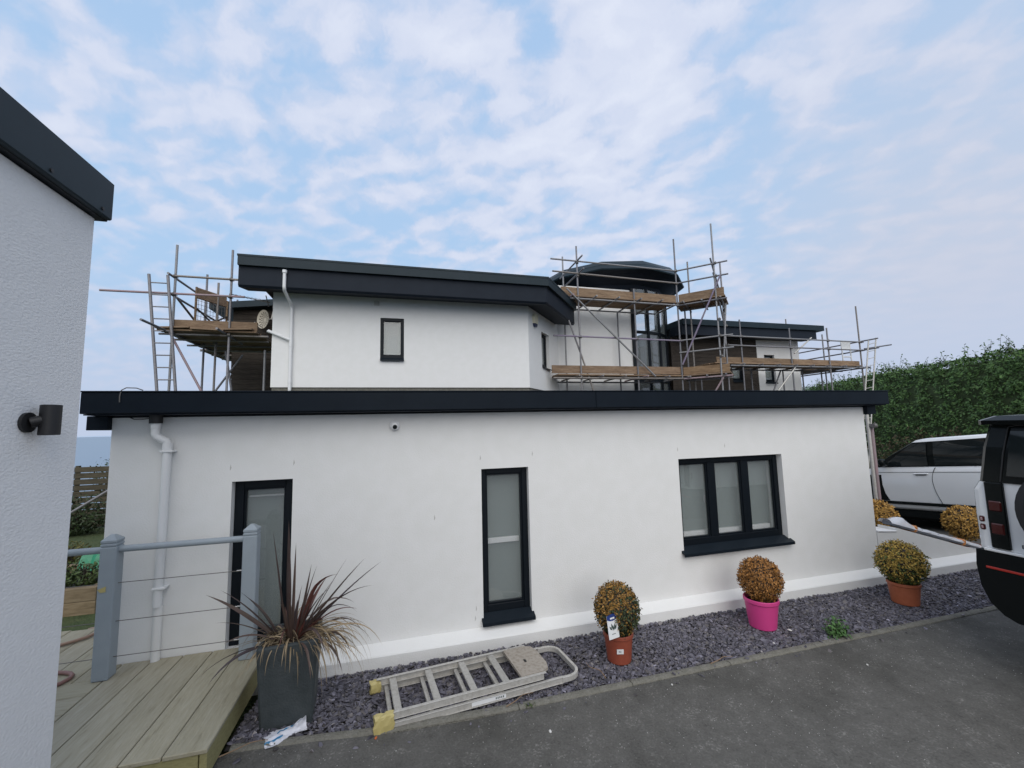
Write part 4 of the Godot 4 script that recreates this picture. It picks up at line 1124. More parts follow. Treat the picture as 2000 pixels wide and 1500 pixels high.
func front_bed() -> void:
	# slate chippings
	var chip := B.new()
	var ring := []
	for i in 6:
		var an := TAU * i / 6.0
		ring.append(Vector3(cos(an) * [1.0, 0.75, 0.9, 1.05, 0.7, 0.85][i], 0, sin(an) * [0.6, 0.7, 0.55, 0.6, 0.75, 0.5][i]))
	var lo := []; var hi := []
	for p in ring:
		lo.append(p * 0.95 + Vector3(0, -0.16, 0)); hi.append(p * 0.85 + Vector3(0.05, 0.16, 0.03))
	chip.loft([lo, hi])
	var mm := MultiMesh.new()
	mm.transform_format = MultiMesh.TRANSFORM_3D
	mm.use_colors = true
	mm.mesh = chip.mesh()
	var cnt := 34000
	mm.instance_count = cnt
	for i in cnt:
		var x := rng.randf_range(-1.0, 7.6)
		var z := rng.randf_range(0.125, 0.882)
		if x > 5.9 and rng.randf() < 0.3: x = rng.randf_range(0.0, 5.0)
		var s := 0.008 + 0.020 * pow(rng.randf(), 1.6)
		if i < 70: z = rng.randf_range(0.90, 1.06)
		var bs := Basis(Vector3.UP, rng.randf_range(0, TAU)) * Basis(Vector3.RIGHT, rng.randfn(0.0, 0.5)) * Basis(Vector3.BACK, rng.randfn(0.0, 0.5))
		var y := rise(x) * sm((z - 0.1) / 0.7) - 0.022 + (rng.randf_range(0.0, 0.02) if z < 0.885 else (0.036 if z < 0.95 else 0.016)) + (0.012 if z < 0.16 else 0.0)
		mm.set_instance_transform(i, Transform3D(bs.scaled(Vector3(s * rng.randf_range(0.8, 1.3), s, s)), Vector3(x, y, z)))
		var g := rng.randf_range(0.35, 1.0) + 0.75 * pow(rng.randf(), 3.0)
		if rng.randf() < 0.03: g *= 1.9
		mm.set_instance_color(i, Color(0.128 * g, 0.122 * g, 0.150 * g) if rng.randf() > 0.15 else Color(0.15 * g, 0.138 * g, 0.14 * g))
	var mi := MultiMeshInstance3D.new()
	mi.name = "slate_chippings"
	mi.multimesh = mm
	mi.material_override = vc_mat(0.6)
	add_child(mi)
	tag(mi, "purple grey slate chippings filling the bed along the annex", "chippings")
	mi.set_meta("kind", "stuff")

	# square planter with a bronze flax
	var pl := thing("planter", "tall square dark grey planter at the corner of the deck", "planter", Vector3(-0.715, 0.045, 0.625), deg_to_rad(4))
	var b := B.new()
	var sq := func(h: float, y: float, c: float): return [Vector3(-h + c, y, -h), Vector3(h - c, y, -h), Vector3(h, y, -h + c), Vector3(h, y, h - c), Vector3(h - c, y, h), Vector3(-h + c, y, h), Vector3(-h, y, h - c), Vector3(-h, y, -h + c)]
	b.loft([sq.call(0.150, 0.0, 0.014), sq.call(0.156, 0.012, 0.014), sq.call(0.184, 0.545, 0.014), sq.call(0.180, 0.555, 0.012), sq.call(0.160, 0.555, 0.012), sq.call(0.154, 0.50, 0.012)], false)
	part(pl, "shell", b.mesh(), M.planter)
	b = B.new()
	b.loft([sq.call(0.156, 0.505, 0.012), sq.call(0.02, 0.52, 0.002)])
	part(pl, "compost", b.mesh(), M.soil)
	var fx := thing("flax_plant", "bronze sword leaved flax with straw dead leaves in the grey planter", "plant", Vector3(-0.715, 0.56, 0.625))
	var bronze := [Color(0.060, 0.040, 0.036), Color(0.085, 0.056, 0.048), Color(0.045, 0.032, 0.034), Color(0.10, 0.066, 0.052), Color(0.10, 0.036, 0.028)]
	# [azimuth from +x towards +z, elevation, length, width, droop]
	var lv := [[100, 86, 0.86, 0.038, 0.02], [150, 82, 0.80, 0.032, 0.05], [70, 84, 0.70, 0.022, 0.03], [30, 76, 0.62, 0.034, 0.9], [10, 52, 0.72, 0.026, 0.12], [-4, 44, 0.74, 0.024, 0.16], [18, 48, 0.70, 0.026, 0.5], [-20, 60, 0.60, 0.02, 0.12],
		[178, 44, 0.62, 0.030, 0.20], [168, 54, 0.58, 0.028, 0.25], [150, 62, 0.52, 0.030, 0.30], [190, 30, 0.50, 0.024, 0.35], [5, 22, 0.46, 0.030, 1.2], [-12, 30, 0.50, 0.026, 0.95], [28, 12, 0.46, 0.026, 1.2], [60, 30, 0.46, 0.032, 1.4], [140, 20, 0.50, 0.024, 0.8], [160, 14, 0.55, 0.022, 0.7]]
	for i in 34:
		lv.append([rng.randf_range(0, 360) if i % 2 == 0 else rng.randf_range(-50, 60), rng.randf_range(40, 86), rng.randf_range(0.20, 0.54), rng.randf_range(0.018, 0.036), 0.08 + 1.5 * pow(rng.randf(), 2.5)])
	for q in lv:
		var az := deg_to_rad(q[0]); var el := deg_to_rad(q[1])
		b = B.new()
		var base := Vector3(cos(az) * rng.randf_range(0.01, 0.06), -0.02, sin(az) * rng.randf_range(0.01, 0.06))
		ribbon(b, base, Vector3(cos(az) * cos(el), sin(el), sin(az) * cos(el)), q[2], q[3], q[4], bronze[rng.randi() % 5], 2.0 if q[4] > 0.8 else 1.0)
		part(fx, "leaf", b.mesh(), M.phormium)
	b = B.new()
	for i in 240:
		var az := rng.randf_range(0, TAU)
		var el := rng.randf_range(-0.1, 0.6)
		var g := rng.randf_range(0.45, 1.25)
		var L := rng.randf_range(0.10, 0.34)
		var base := Vector3(cos(az) * 0.09, rng.randf_range(-0.01, 0.05), sin(az) * 0.09)
		if i < 80:        # tangle piled on the near left of the rim
			base = Vector3(rng.randf_range(-0.16, -0.02), rng.randf_range(0.0, 0.09), rng.randf_range(-0.02, 0.15))
			el = rng.randf_range(-0.25, 0.25)
			L = rng.randf_range(0.08, 0.24)
		elif i < 150:     # skirt hanging over the right corner
			base = Vector3(rng.randf_range(0.06, 0.17), rng.randf_range(0.0, 0.05), rng.randf_range(-0.06, 0.16))
			az = rng.randf_range(-0.4, 1.1)
			L = rng.randf_range(0.22, 0.62)
		ribbon(b, base, Vector3(cos(az) * cos(el), sin(el), sin(az) * cos(el)), L, rng.randf_range(0.004, 0.012), rng.randf_range(0.5, 3.0), Color(0.33, 0.25, 0.15) * g)
	var dl := part(fx, "dead_leaves", b.mesh(), M.phormium)
	dl.set_meta("kind", "stuff")
	dl.set_meta("label", "straw coloured dead leaves hanging over the planter rim")

	# crumpled packet
	var bag := thing("crumpled_packet", "crumpled white plastic packet with blue stripes at the planter foot", "packet", Vector3(-0.69, 0.085, 0.855), deg_to_rad(28))
	b = B.new()
	var nz := FastNoiseLite.new()
	nz.seed = 8; nz.frequency = 9.0; nz.noise_type = FastNoiseLite.TYPE_CELLULAR; nz.cellular_return_type = FastNoiseLite.RETURN_DISTANCE
	var bagp := func(i: int, j: int):
		var u := i / 14.0; var w := j / 9.0
		var x := (u - 0.5) * 0.24 + sin(w * 5.0) * 0.01; var z := (w - 0.5) * (0.12 + 0.03 * sin(u * 7.0))
		return Vector3(x, 0.012 + 0.030 * sin(PI * clampf(w, 0.03, 0.97)) * (0.5 + 0.5 * u) + nz.get_noise_2d(u, w * 0.7) * 0.028 + 0.03 * maxf(0, u - 0.8) * 5.0 * 0.5, z)
	for i in 14:
		for j in 9:
			b.col = Color(0.04, 0.22, 0.42) if (j == 3 and i > 3 and i < 12) or (i == 9 and j < 4) or (j == 6 and i < 6) else Color(0.66, 0.67, 0.72)
			b.quad(bagp.call(i, j), bagp.call(i + 1, j), bagp.call(i + 1, j + 1), bagp.call(i, j + 1))
	for i in 14:
		for e in [0, 9]:
			b.col = Color(0.62, 0.63, 0.68)
			var p0: Vector3 = bagp.call(i, e); var p1: Vector3 = bagp.call(i + 1, e)
			b.quad(p0, p1, p1 * Vector3(1, 0, 1), p0 * Vector3(1, 0, 1))
	part(bag, "film", b.mesh(), vc_mat(0.35))

	step_ladder()

	# three clipped box balls in pots along the bed
	var p1 := thing("potted_box_ball", "clipped box ball, green going yellow, brown pot with tall white plant label", "potted plant", Vector3(1.84, 0.0, 0.60), 0.0, "potted box balls in the slate bed")
	pot(p1, 0.128, 0.10, 0.235, M.terracotta)
	ball(p1, Vector3(0.0, 0.415, 0), 0.192, 0.215, 5200, 0.34, Color(0.25, 0.135, 0.030), Color(0.040, 0.056, 0.022))
	var tg := part(p1, "plant_label", bx(Vector3(-0.042, 0.0, -0.0012), Vector3(0.042, 0.135, 0.0012)), M.tag_white, Transform3D((Basis(Vector3.UP, deg_to_rad(14)) * Basis(Vector3.RIGHT, -0.14)).scaled(Vector3.ONE * 1.3), Vector3(-0.125, 0.265, 0.17)))
	b = B.new()
	b.prism([Vector2(-0.042, 0.135), Vector2(-0.042, 0.112), Vector2(-0.02, 0.104), Vector2(0.0, 0.102), Vector2(0.02, 0.104), Vector2(0.042, 0.112), Vector2(0.042, 0.135), Vector2(0.0, 0.142)], 0.0013, 0.0022)
	part(tg, "header", b.mesh(), M.tag_blue)
	b = B.new()
	for q in [[0.0, 0.03, 0.0], [-0.7, 0.034, 0.012], [0.7, 0.034, 0.01], [-0.25, 0.04, 0.02], [0.4, 0.042, 0.018]]:
		var t := Transform3D(Basis(Vector3.BACK, -q[0]), Vector3(q[0] * 0.012, 0.045 + q[2] * 0.3, 0))
		b.prism([Vector2(0, 0), Vector2(0.007, q[1] * 0.5), Vector2(0, q[1]), Vector2(-0.007, q[1] * 0.5)], 0.0013, 0.002, t)
	part(tg, "leaf_print", b.mesh(), M.tag_ink)
	for q in [[-0.018, 0.018, 0.112, 0.122, "tag_white"], [-0.016, 0.014, 0.026, 0.0285, "tag_ink"]]:
		part(tg, "print", bx(Vector3(q[0], q[2], 0.0023), Vector3(q[1], q[3], 0.003)), M[q[4]])
	var st := part(p1, "price_sticker", bx(Vector3(-0.028, -0.02, 0), Vector3(0.028, 0.02, 0.0016)), M.tag_white, Transform3D(Basis(Vector3.UP, deg_to_rad(-16)) * Basis(Vector3.RIGHT, 0.12), Vector3(-0.045, 0.12, 0.1075)))
	for i in 6: part(st, "print", bx(Vector3(-0.013 + i * 0.004, -0.006, 0.0017), Vector3(-0.011 + i * 0.004, 0.006, 0.0022)), M.tag_ink)
	var p2 := thing("potted_box_ball", "clipped box ball gone wholly tawny brown in a bright pink pot", "potted plant", Vector3(3.47, 0.0, 0.50), 0.0, "potted box balls in the slate bed")
	pot(p2, 0.158, 0.12, 0.275, M.pink)
	ball(p2, Vector3(0.01, 0.445, 0), 0.195, 0.205, 5200, 0.92, Color(0.275, 0.125, 0.030), Color(0.085, 0.06, 0.020))
	var p3 := thing("potted_box_ball", "yellow green box ball in orange terracotta pot before the annex right corner", "potted plant", Vector3(5.34, 0.0, 0.55), 0.0, "potted box balls in the slate bed")
	pot(p3, 0.145, 0.118, 0.225, M.terracotta_light)
	ball(p3, Vector3(0.0, 0.42, 0), 0.225, 0.225, 6000, 0.46, Color(0.36, 0.245, 0.05), Color(0.085, 0.115, 0.03))
	part(p3, "plant_label", bx(Vector3(-0.03, 0.0, -0.001), Vector3(0.03, 0.13, 0.001)), mat(Color(0.42, 0.52, 0.46), 0.4), Transform3D(Basis(Vector3.BACK, -0.6) * Basis(Vector3.UP, 0.5), Vector3(0.20, 0.27, 0.06)))
	# weeds at the kerb
	var wd := thing("weed", "bushy green weed growing at the kerb between pots", "weed", Vector3(3.95, 0.0, 0.865))
	b = B.new()
	for i in 420:
		var d := rand_dir()
		d.y = absf(d.y)
		var p := Vector3(d.x * 0.125, d.y * 0.17 + 0.01, d.z * 0.085) * rng.randf_range(0.3, 1.0)
		b.col = Color(0.05, 0.115, 0.03) * rng.randf_range(0.6, 1.8)
		leaf_quad(b, p, (d + Vector3.UP * 0.6 + rand_dir() * 0.6).normalized(), rng.randf_range(0.024, 0.046), 0.018)
	part(wd, "foliage", b.mesh(), M.leaf)
	b = B.new()
	for i in 9: b.tube([Vector3.ZERO, Vector3(rng.randf_range(-0.09, 0.09), rng.randf_range(0.06, 0.13), rng.randf_range(-0.06, 0.06))], 0.002, 4)
	part(wd, "stems", b.mesh(), M.sleeper[0])
	var w2 := thing("moss_tuft", "tiny green moss tuft on the kerb below the stepladder", "moss", Vector3(0.92, 0.0, 0.945))
	b = B.new()
	for i in 90:
		b.col = Color(0.055, 0.085, 0.022) * rng.randf_range(0.6, 1.5)
		leaf_quad(b, Vector3(rng.randfn(0, 0.016), rng.randf_range(0.0, 0.014), rng.randfn(0, 0.009)), (Vector3.UP + rand_dir() * 0.7).normalized(), 0.013, 0.006)
	part(w2, "tuft", b.mesh(), M.leaf)
	# dry twigs and pale stones lying about
	for q in [[0.86, 0.87, 0.5, "curled brown twig on the slates under the stepladder foot end"], [2.62, 0.885, 0.25, "dry straw stem lying on kerb right of the brown pot"], [1.55, 0.72, 1.9, "thin arched twig on slates beside the brown pot"], [-0.9, 0.96, 0.4, "long bare root trailing over the kerb by the packet"]]:
		var t := thing("twig", q[3], "twig", Vector3(q[0], rise(q[0]) + 0.018, q[1]), q[2])
		part(t, "stem", tube_mesh(smooth_path([Vector3(-0.12, 0, 0), Vector3(-0.04, 0.014, 0.02), Vector3(0.05, 0.006, 0.0), Vector3(0.13, 0.0, 0.03)], 4), [0.004, 0.004, 0.004, 0.004, 0.004, 0.0035, 0.0035, 0.0035, 0.003, 0.003, 0.003, 0.003, 0.003, 0.002, 0.002, 0.002, 0.002], 5), M.board[3])
	for q in [[3.62, 0.66, 0.022, "white pebble on slates just right of the pink pot"], [3.28, 0.80, 0.013, "tiny white pebble below the pink pot"], [3.72, 1.28, 0.012, "small white stone alone on the asphalt below the weed"], [0.98, 1.22, 0.016, "pale stone on asphalt below the stepladder"], [-0.13, 0.985, 0.014, "orange scrap by the taped stepladder feet"], [2.05, 1.03, 0.012, "white chip on asphalt beside the kerb below the brown pot"]]:
		var l := B.new()
		var rr: float = q[2]
		l.lathe([[0, -0.3 * rr], [0.8 * rr, -0.15 * rr], [rr, 0.12 * rr], [0.6 * rr, 0.42 * rr], [0, 0.5 * rr]], Vector3.ZERO, 7, 1.0, 0.6)
		var o := part(self, "pebble", l.mesh(), mat(Color(0.50, 0.13, 0.04) if "orange" in q[3] else Color(0.62, 0.61, 0.58), 0.8), Transform3D(Basis(Vector3.UP, rr * 90.0), Vector3(q[0], rise(q[0]) + 0.008 if q[1] < 0.95 else rise(q[0]) - 0.004, q[1])))
		tag(o, q[3], "stone")
	# loose grit on the drive, beyond counting
	var gm := MultiMesh.new()
	gm.transform_format = MultiMesh.TRANSFORM_3D
	gm.use_colors = true
	gm.mesh = mm.mesh
	gm.instance_count = 1500
	for i in 1500:
		var x := rng.randf_range(-0.9, 6.0)
		var z := 0.97 + absf(rng.randfn(0.0, 0.7))
		var s := rng.randf_range(0.0015, 0.0042)
		gm.set_instance_transform(i, Transform3D(Basis(Vector3.UP, rng.randf_range(0, TAU)).scaled(Vector3(s, s * 1.8, s)), Vector3(x, rise(x) - 0.006, z)))
		var g := rng.randf_range(0.10, 0.5)
		gm.set_instance_color(i, Color(g, g * 0.98, g * 0.94))
	var gi := MultiMeshInstance3D.new()
	gi.name = "grit"
	gi.multimesh = gm
	gi.material_override = vc_mat(0.85)
	add_child(gi)
	tag(gi, "loose pale grit scattered on the asphalt along the kerb", "grit")
	gi.set_meta("kind", "stuff")

func step_ladder() -> void:
	# lies folded on the slates; local x runs from the feet to the top hoop, z towards the drive
	var s := thing("step_ladder", "folded aluminium stepladder lying on the slates with yellow taped feet", "stepladder", Vector3(-0.125, 0.012, 0.70), atan2(0.15, 1.3795))
	var m: Material = M.alu
	for sd in [-1.0, 1.0]:
		var zz: float = 0.215 * sd
		# front frame stile: a channel with flanges
		var b := B.new()
		b.box(Vector3(0.0, 0.060, zz - 0.012), Vector3(1.20, 0.064, zz + 0.012), 0.001)
		b.box(Vector3(0.0, 0.064, zz + (0.004 if sd > 0 else -0.008)), Vector3(1.20, 0.101, zz + (0.008 if sd > 0 else -0.004)), 0.001)
		b.box(Vector3(0.0, 0.101, zz - 0.012), Vector3(1.22, 0.105, zz + 0.012), 0.001)
		part(s, "front_stile", b.mesh(), m)
		b = B.new()
		var zr: float = 0.232 * sd
		b.box(Vector3(0.03, 0.004, zr - 0.012), Vector3(1.36, 0.009, zr + 0.012), 0.001)
		b.box(Vector3(0.03, 0.009, zr + (0.002 if sd > 0 else -0.006)), Vector3(1.36, 0.045, zr + (0.006 if sd > 0 else -0.002)), 0.001)
		b.box(Vector3(0.03, 0.045, zr - 0.012), Vector3(1.36, 0.049, zr + 0.012), 0.001)
		part(s, "rear_stile", b.mesh(), m)
		# wound and crumpled tape over the feet
		var ft := B.new()
		var tr := []
		for i in 7:
			var ring := []
			for k in 14:
				var an := TAU * k / 14.0
				var e := 1.0 + rng.randf_range(-0.10, 0.12)
				ring.append(Vector3(-0.045 + i * (0.021 if sd > 0 else 0.012) + rng.randf_range(-0.008, 0.008), 0.052 + signf(sin(an)) * pow(absf(sin(an)), 0.5) * 0.058 * e * (1.0 if sd > 0 else 0.7), zz + 0.008 * sd + signf(cos(an)) * pow(absf(cos(an)), 0.5) * 0.030 * e))
			tr.append(ring)
		ft.loft(tr)
		part(s, "foot_tape", ft.mesh(), M.tape_yellow)
	# top hoop of the rear frame
	var hp := []
	hp.append(Vector3(1.35, 0.034, -0.232))
	for i in 14:
		var an := -PI * 0.5 + PI * i / 13.0
		hp.append(Vector3(1.42 + cos(an) * 0.10, 0.034, sin(an) * 0.10 + (0.132 if i > 6 else -0.132)))
	hp.append(Vector3(1.35, 0.034, 0.232))
	var hb := B.new()
	for i in 15:
		var p0: Vector3 = hp[i]; var p1: Vector3 = hp[i + 1]
		hb.box(Vector3(-0.012, -0.028, -(p1 - p0).length() * 0.52), Vector3(0.012, 0.012, (p1 - p0).length() * 0.52), 0.002, Transform3D(along(p0, p1), (p0 + p1) * 0.5))
	part(s, "hoop", hb.mesh(), m)
	for x in [0.09, 0.36, 0.63, 0.88]:
		var b := B.new()
		b.box(Vector3(x, 0.082, -0.206), Vector3(x + 0.05, 0.0965, 0.206), 0.003)
		for k in 4: b.box(Vector3(x + 0.006 + k * 0.012, 0.0965, -0.2), Vector3(x + 0.011 + k * 0.012, 0.099, 0.2))
		part(s, "tread", b.mesh(), m)
		part(s, "rear_bar", bx(Vector3(x - 0.035, 0.02, -0.222), Vector3(x - 0.005, 0.046, 0.222), 0.003), m)
	var pb := B.new()
	pb.prism([Vector2(1.02, -0.2), Vector2(1.20, -0.2), Vector2(1.26, -0.17), Vector2(1.28, -0.1), Vector2(1.28, 0.1), Vector2(1.26, 0.17), Vector2(1.20, 0.2), Vector2(1.02, 0.2)], -0.1085, -0.088, Transform3D(Basis(Vector3(1, 0, 0), Vector3(0, 0, 1), Vector3(0, -1, 0)), Vector3.ZERO))
	var pf := part(s, "platform", pb.mesh(), M.platform)
	part(pf, "hinge_hole", bx(Vector3(1.12, 0.109, -0.005), Vector3(1.14, 0.110, 0.035), 0.0004), M.black)
	part(s, "label_strip", bx(Vector3(0.62, 0.014, 0.2385), Vector3(0.88, 0.042, 0.2393)), M.tag_white)
	for i in 5: part(s, "label_print", bx(Vector3(0.80 + i * 0.014, 0.021, 0.2394), Vector3(0.808 + i * 0.014, 0.034, 0.2399)), M.tag_ink)

# ------------------------------------------------------------------ right side: low wall, cars, hedge
func low_wall() -> void:
	var w := thing("low_wall", "low white rendered garden wall sloping down from the annex corner", "wall")
	var b := B.new()
	b.prism([Vector2(5.832, -0.5), Vector2(5.832, 0.575), Vector2(6.165, 0.545), Vector2(6.165, 0.60), Vector2(7.62, 0.185), Vector2(8.6, 0.0), Vector2(8.6, -0.5)], -0.22, -0.001)
	part(w, "wall", b.mesh(), M.render)
	b = B.new()
	b.prism([Vector2(0.0, -0.2), Vector2(0.0, 0.157), Vector2(0.112, 0.104), Vector2(0.12, 0.094), Vector2(0.12, -0.2)], 5.834, 8.55, Transform3D(Basis(Vector3(0, 0, 1), Vector3(0, 1, 0), Vector3(1, 0, 0)), Vector3(0, 0, 0)))
	part(w, "plinth", b.mesh(), M.render)
	part(w, "coping", bx(Vector3(5.834, 0.577, -0.23), Vector3(6.16, 0.592, 0.008), 0.003), M.white_trim, Transform3D(Basis(Vector3.BACK, -0.088), Vector3(-0.05, 0.515, 0)) * Transform3D(Basis.IDENTITY, Vector3(0.0, 0.0, 0)) if false else Transform3D(Basis(Vector3.BACK, -0.088), Vector3(-0.026, 0.517, 0)))
	var k := thing("wrapped_package", "long grey package in clear plastic with orange tape on the low wall", "package", Vector3(6.2, 0.605, -0.12))
	var t := Transform3D(Basis(Vector3.BACK, -0.279), Vector3.ZERO)
	part(k, "core", bx(Vector3(0.0, 0.008, -0.075), Vector3(1.62, 0.055, 0.075), 0.006), mat(Color(0.15, 0.16, 0.185), 0.5), t)
	b = B.new()
	var nz := FastNoiseLite.new()
	nz.seed = 3; nz.frequency = 3.2
	var f := func(i: int, j: int):
		var u := i / 40.0; var an := PI * (j / 8.0)
		var bulge := 0.07 * exp(-pow((u - 0.14) / 0.07, 2.0)) + 0.012
		var r := 0.088 + nz.get_noise_2d(u * 3.0, j * 0.4) * 0.02
		return t * Vector3(-0.06 + u * 1.72, 0.03 + sin(an) * (0.034 + bulge + nz.get_noise_2d(u * 4.0, j * 0.5) * 0.012), cos(an) * r)
	for i in 40:
		for j in 8: b.quad(f.call(i, j), f.call(i + 1, j), f.call(i + 1, j + 1), f.call(i, j + 1))
	var wm = M.plastic_wrap.duplicate()
	wm.transparency = BaseMaterial3D.TRANSPARENCY_ALPHA
	wm.albedo_color = Color(0.95, 0.96, 0.98, 0.66)
	part(k, "plastic_film", b.mesh(true), wm)
	for x in [0.36, 1.28]:
		part(k, "tape", bx(Vector3(x, -0.002, -0.092), Vector3(x + 0.05, 0.084, 0.092), 0.02), M.tape_orange, t)
	# box balls in pots behind the wall
	for q in [[6.62, -0.52, 0.22, 0.66, "tawny box ball half hidden behind the annex right corner"], [8.22, -0.42, 0.245, 0.46, "large tawny box ball behind the wall near the black car"]]:
		var p := thing("potted_box_ball", q[4], "potted plant", Vector3(q[0], land(q[0], q[1]) + 0.045, q[1]), 0.0, "potted box balls behind the low wall")
		pot(p, 0.14, 0.11, 0.24, M.terracotta_light)
		ball(p, Vector3(0, q[3] - 0.05 - p.position.y, 0), q[2], q[2], 3600, 1.0, Color(0.42, 0.24, 0.055), Color(0.14, 0.11, 0.03), 0.034)
	var p4 := thing("potted_box_ball", "small tawny box ball on the ledge against the black car bumper", "potted plant", Vector3(7.85, -0.02, 0.30), 0.0, "potted box balls behind the low wall")
	pot(p4, 0.10, 0.08, 0.16, M.terracotta_light)
	ball(p4, Vector3(0, 0.29, 0), 0.17, 0.17, 2600, 1.0, Color(0.40, 0.23, 0.05), Color(0.14, 0.11, 0.03), 0.03)

func wheel(parent: Node, at: Vector3, r: float, w: float, axis: Vector3, rim: Material) -> void:
	var o := Node3D.new()
	o.name = "wheel"
	parent.add_child(o, true)
	var x := axis.normalized()
	o.transform = Transform3D(Basis(Vector3.UP.cross(x).normalized(), x, Vector3.UP.cross(x).normalized().cross(x)), at)
	var b := B.new()
	b.lathe([[r * 0.66, -w * 0.5], [r * 0.94, -w * 0.5], [r, -w * 0.36], [r, w * 0.36], [r * 0.94, w * 0.5], [r * 0.66, w * 0.5]], Vector3.ZERO, 36)
	part(o, "tyre", b.mesh(), M.rubber)
	b = B.new()
	b.lathe([[0.0, w * 0.36], [r * 0.14, w * 0.36], [r * 0.2, w * 0.2], [r * 0.6, w * 0.16], [r * 0.66, w * 0.48], [r * 0.68, w * 0.5]], Vector3.ZERO, 36)
	for i in 5:
		var t := Transform3D(Basis(Vector3.UP, TAU * i / 5.0), Vector3.ZERO)
		b.box(Vector3(r * 0.1, w * 0.22, -r * 0.09), Vector3(r * 0.64, w * 0.42, r * 0.09), 0.01, t)
	part(o, "rim", b.mesh(), rim)

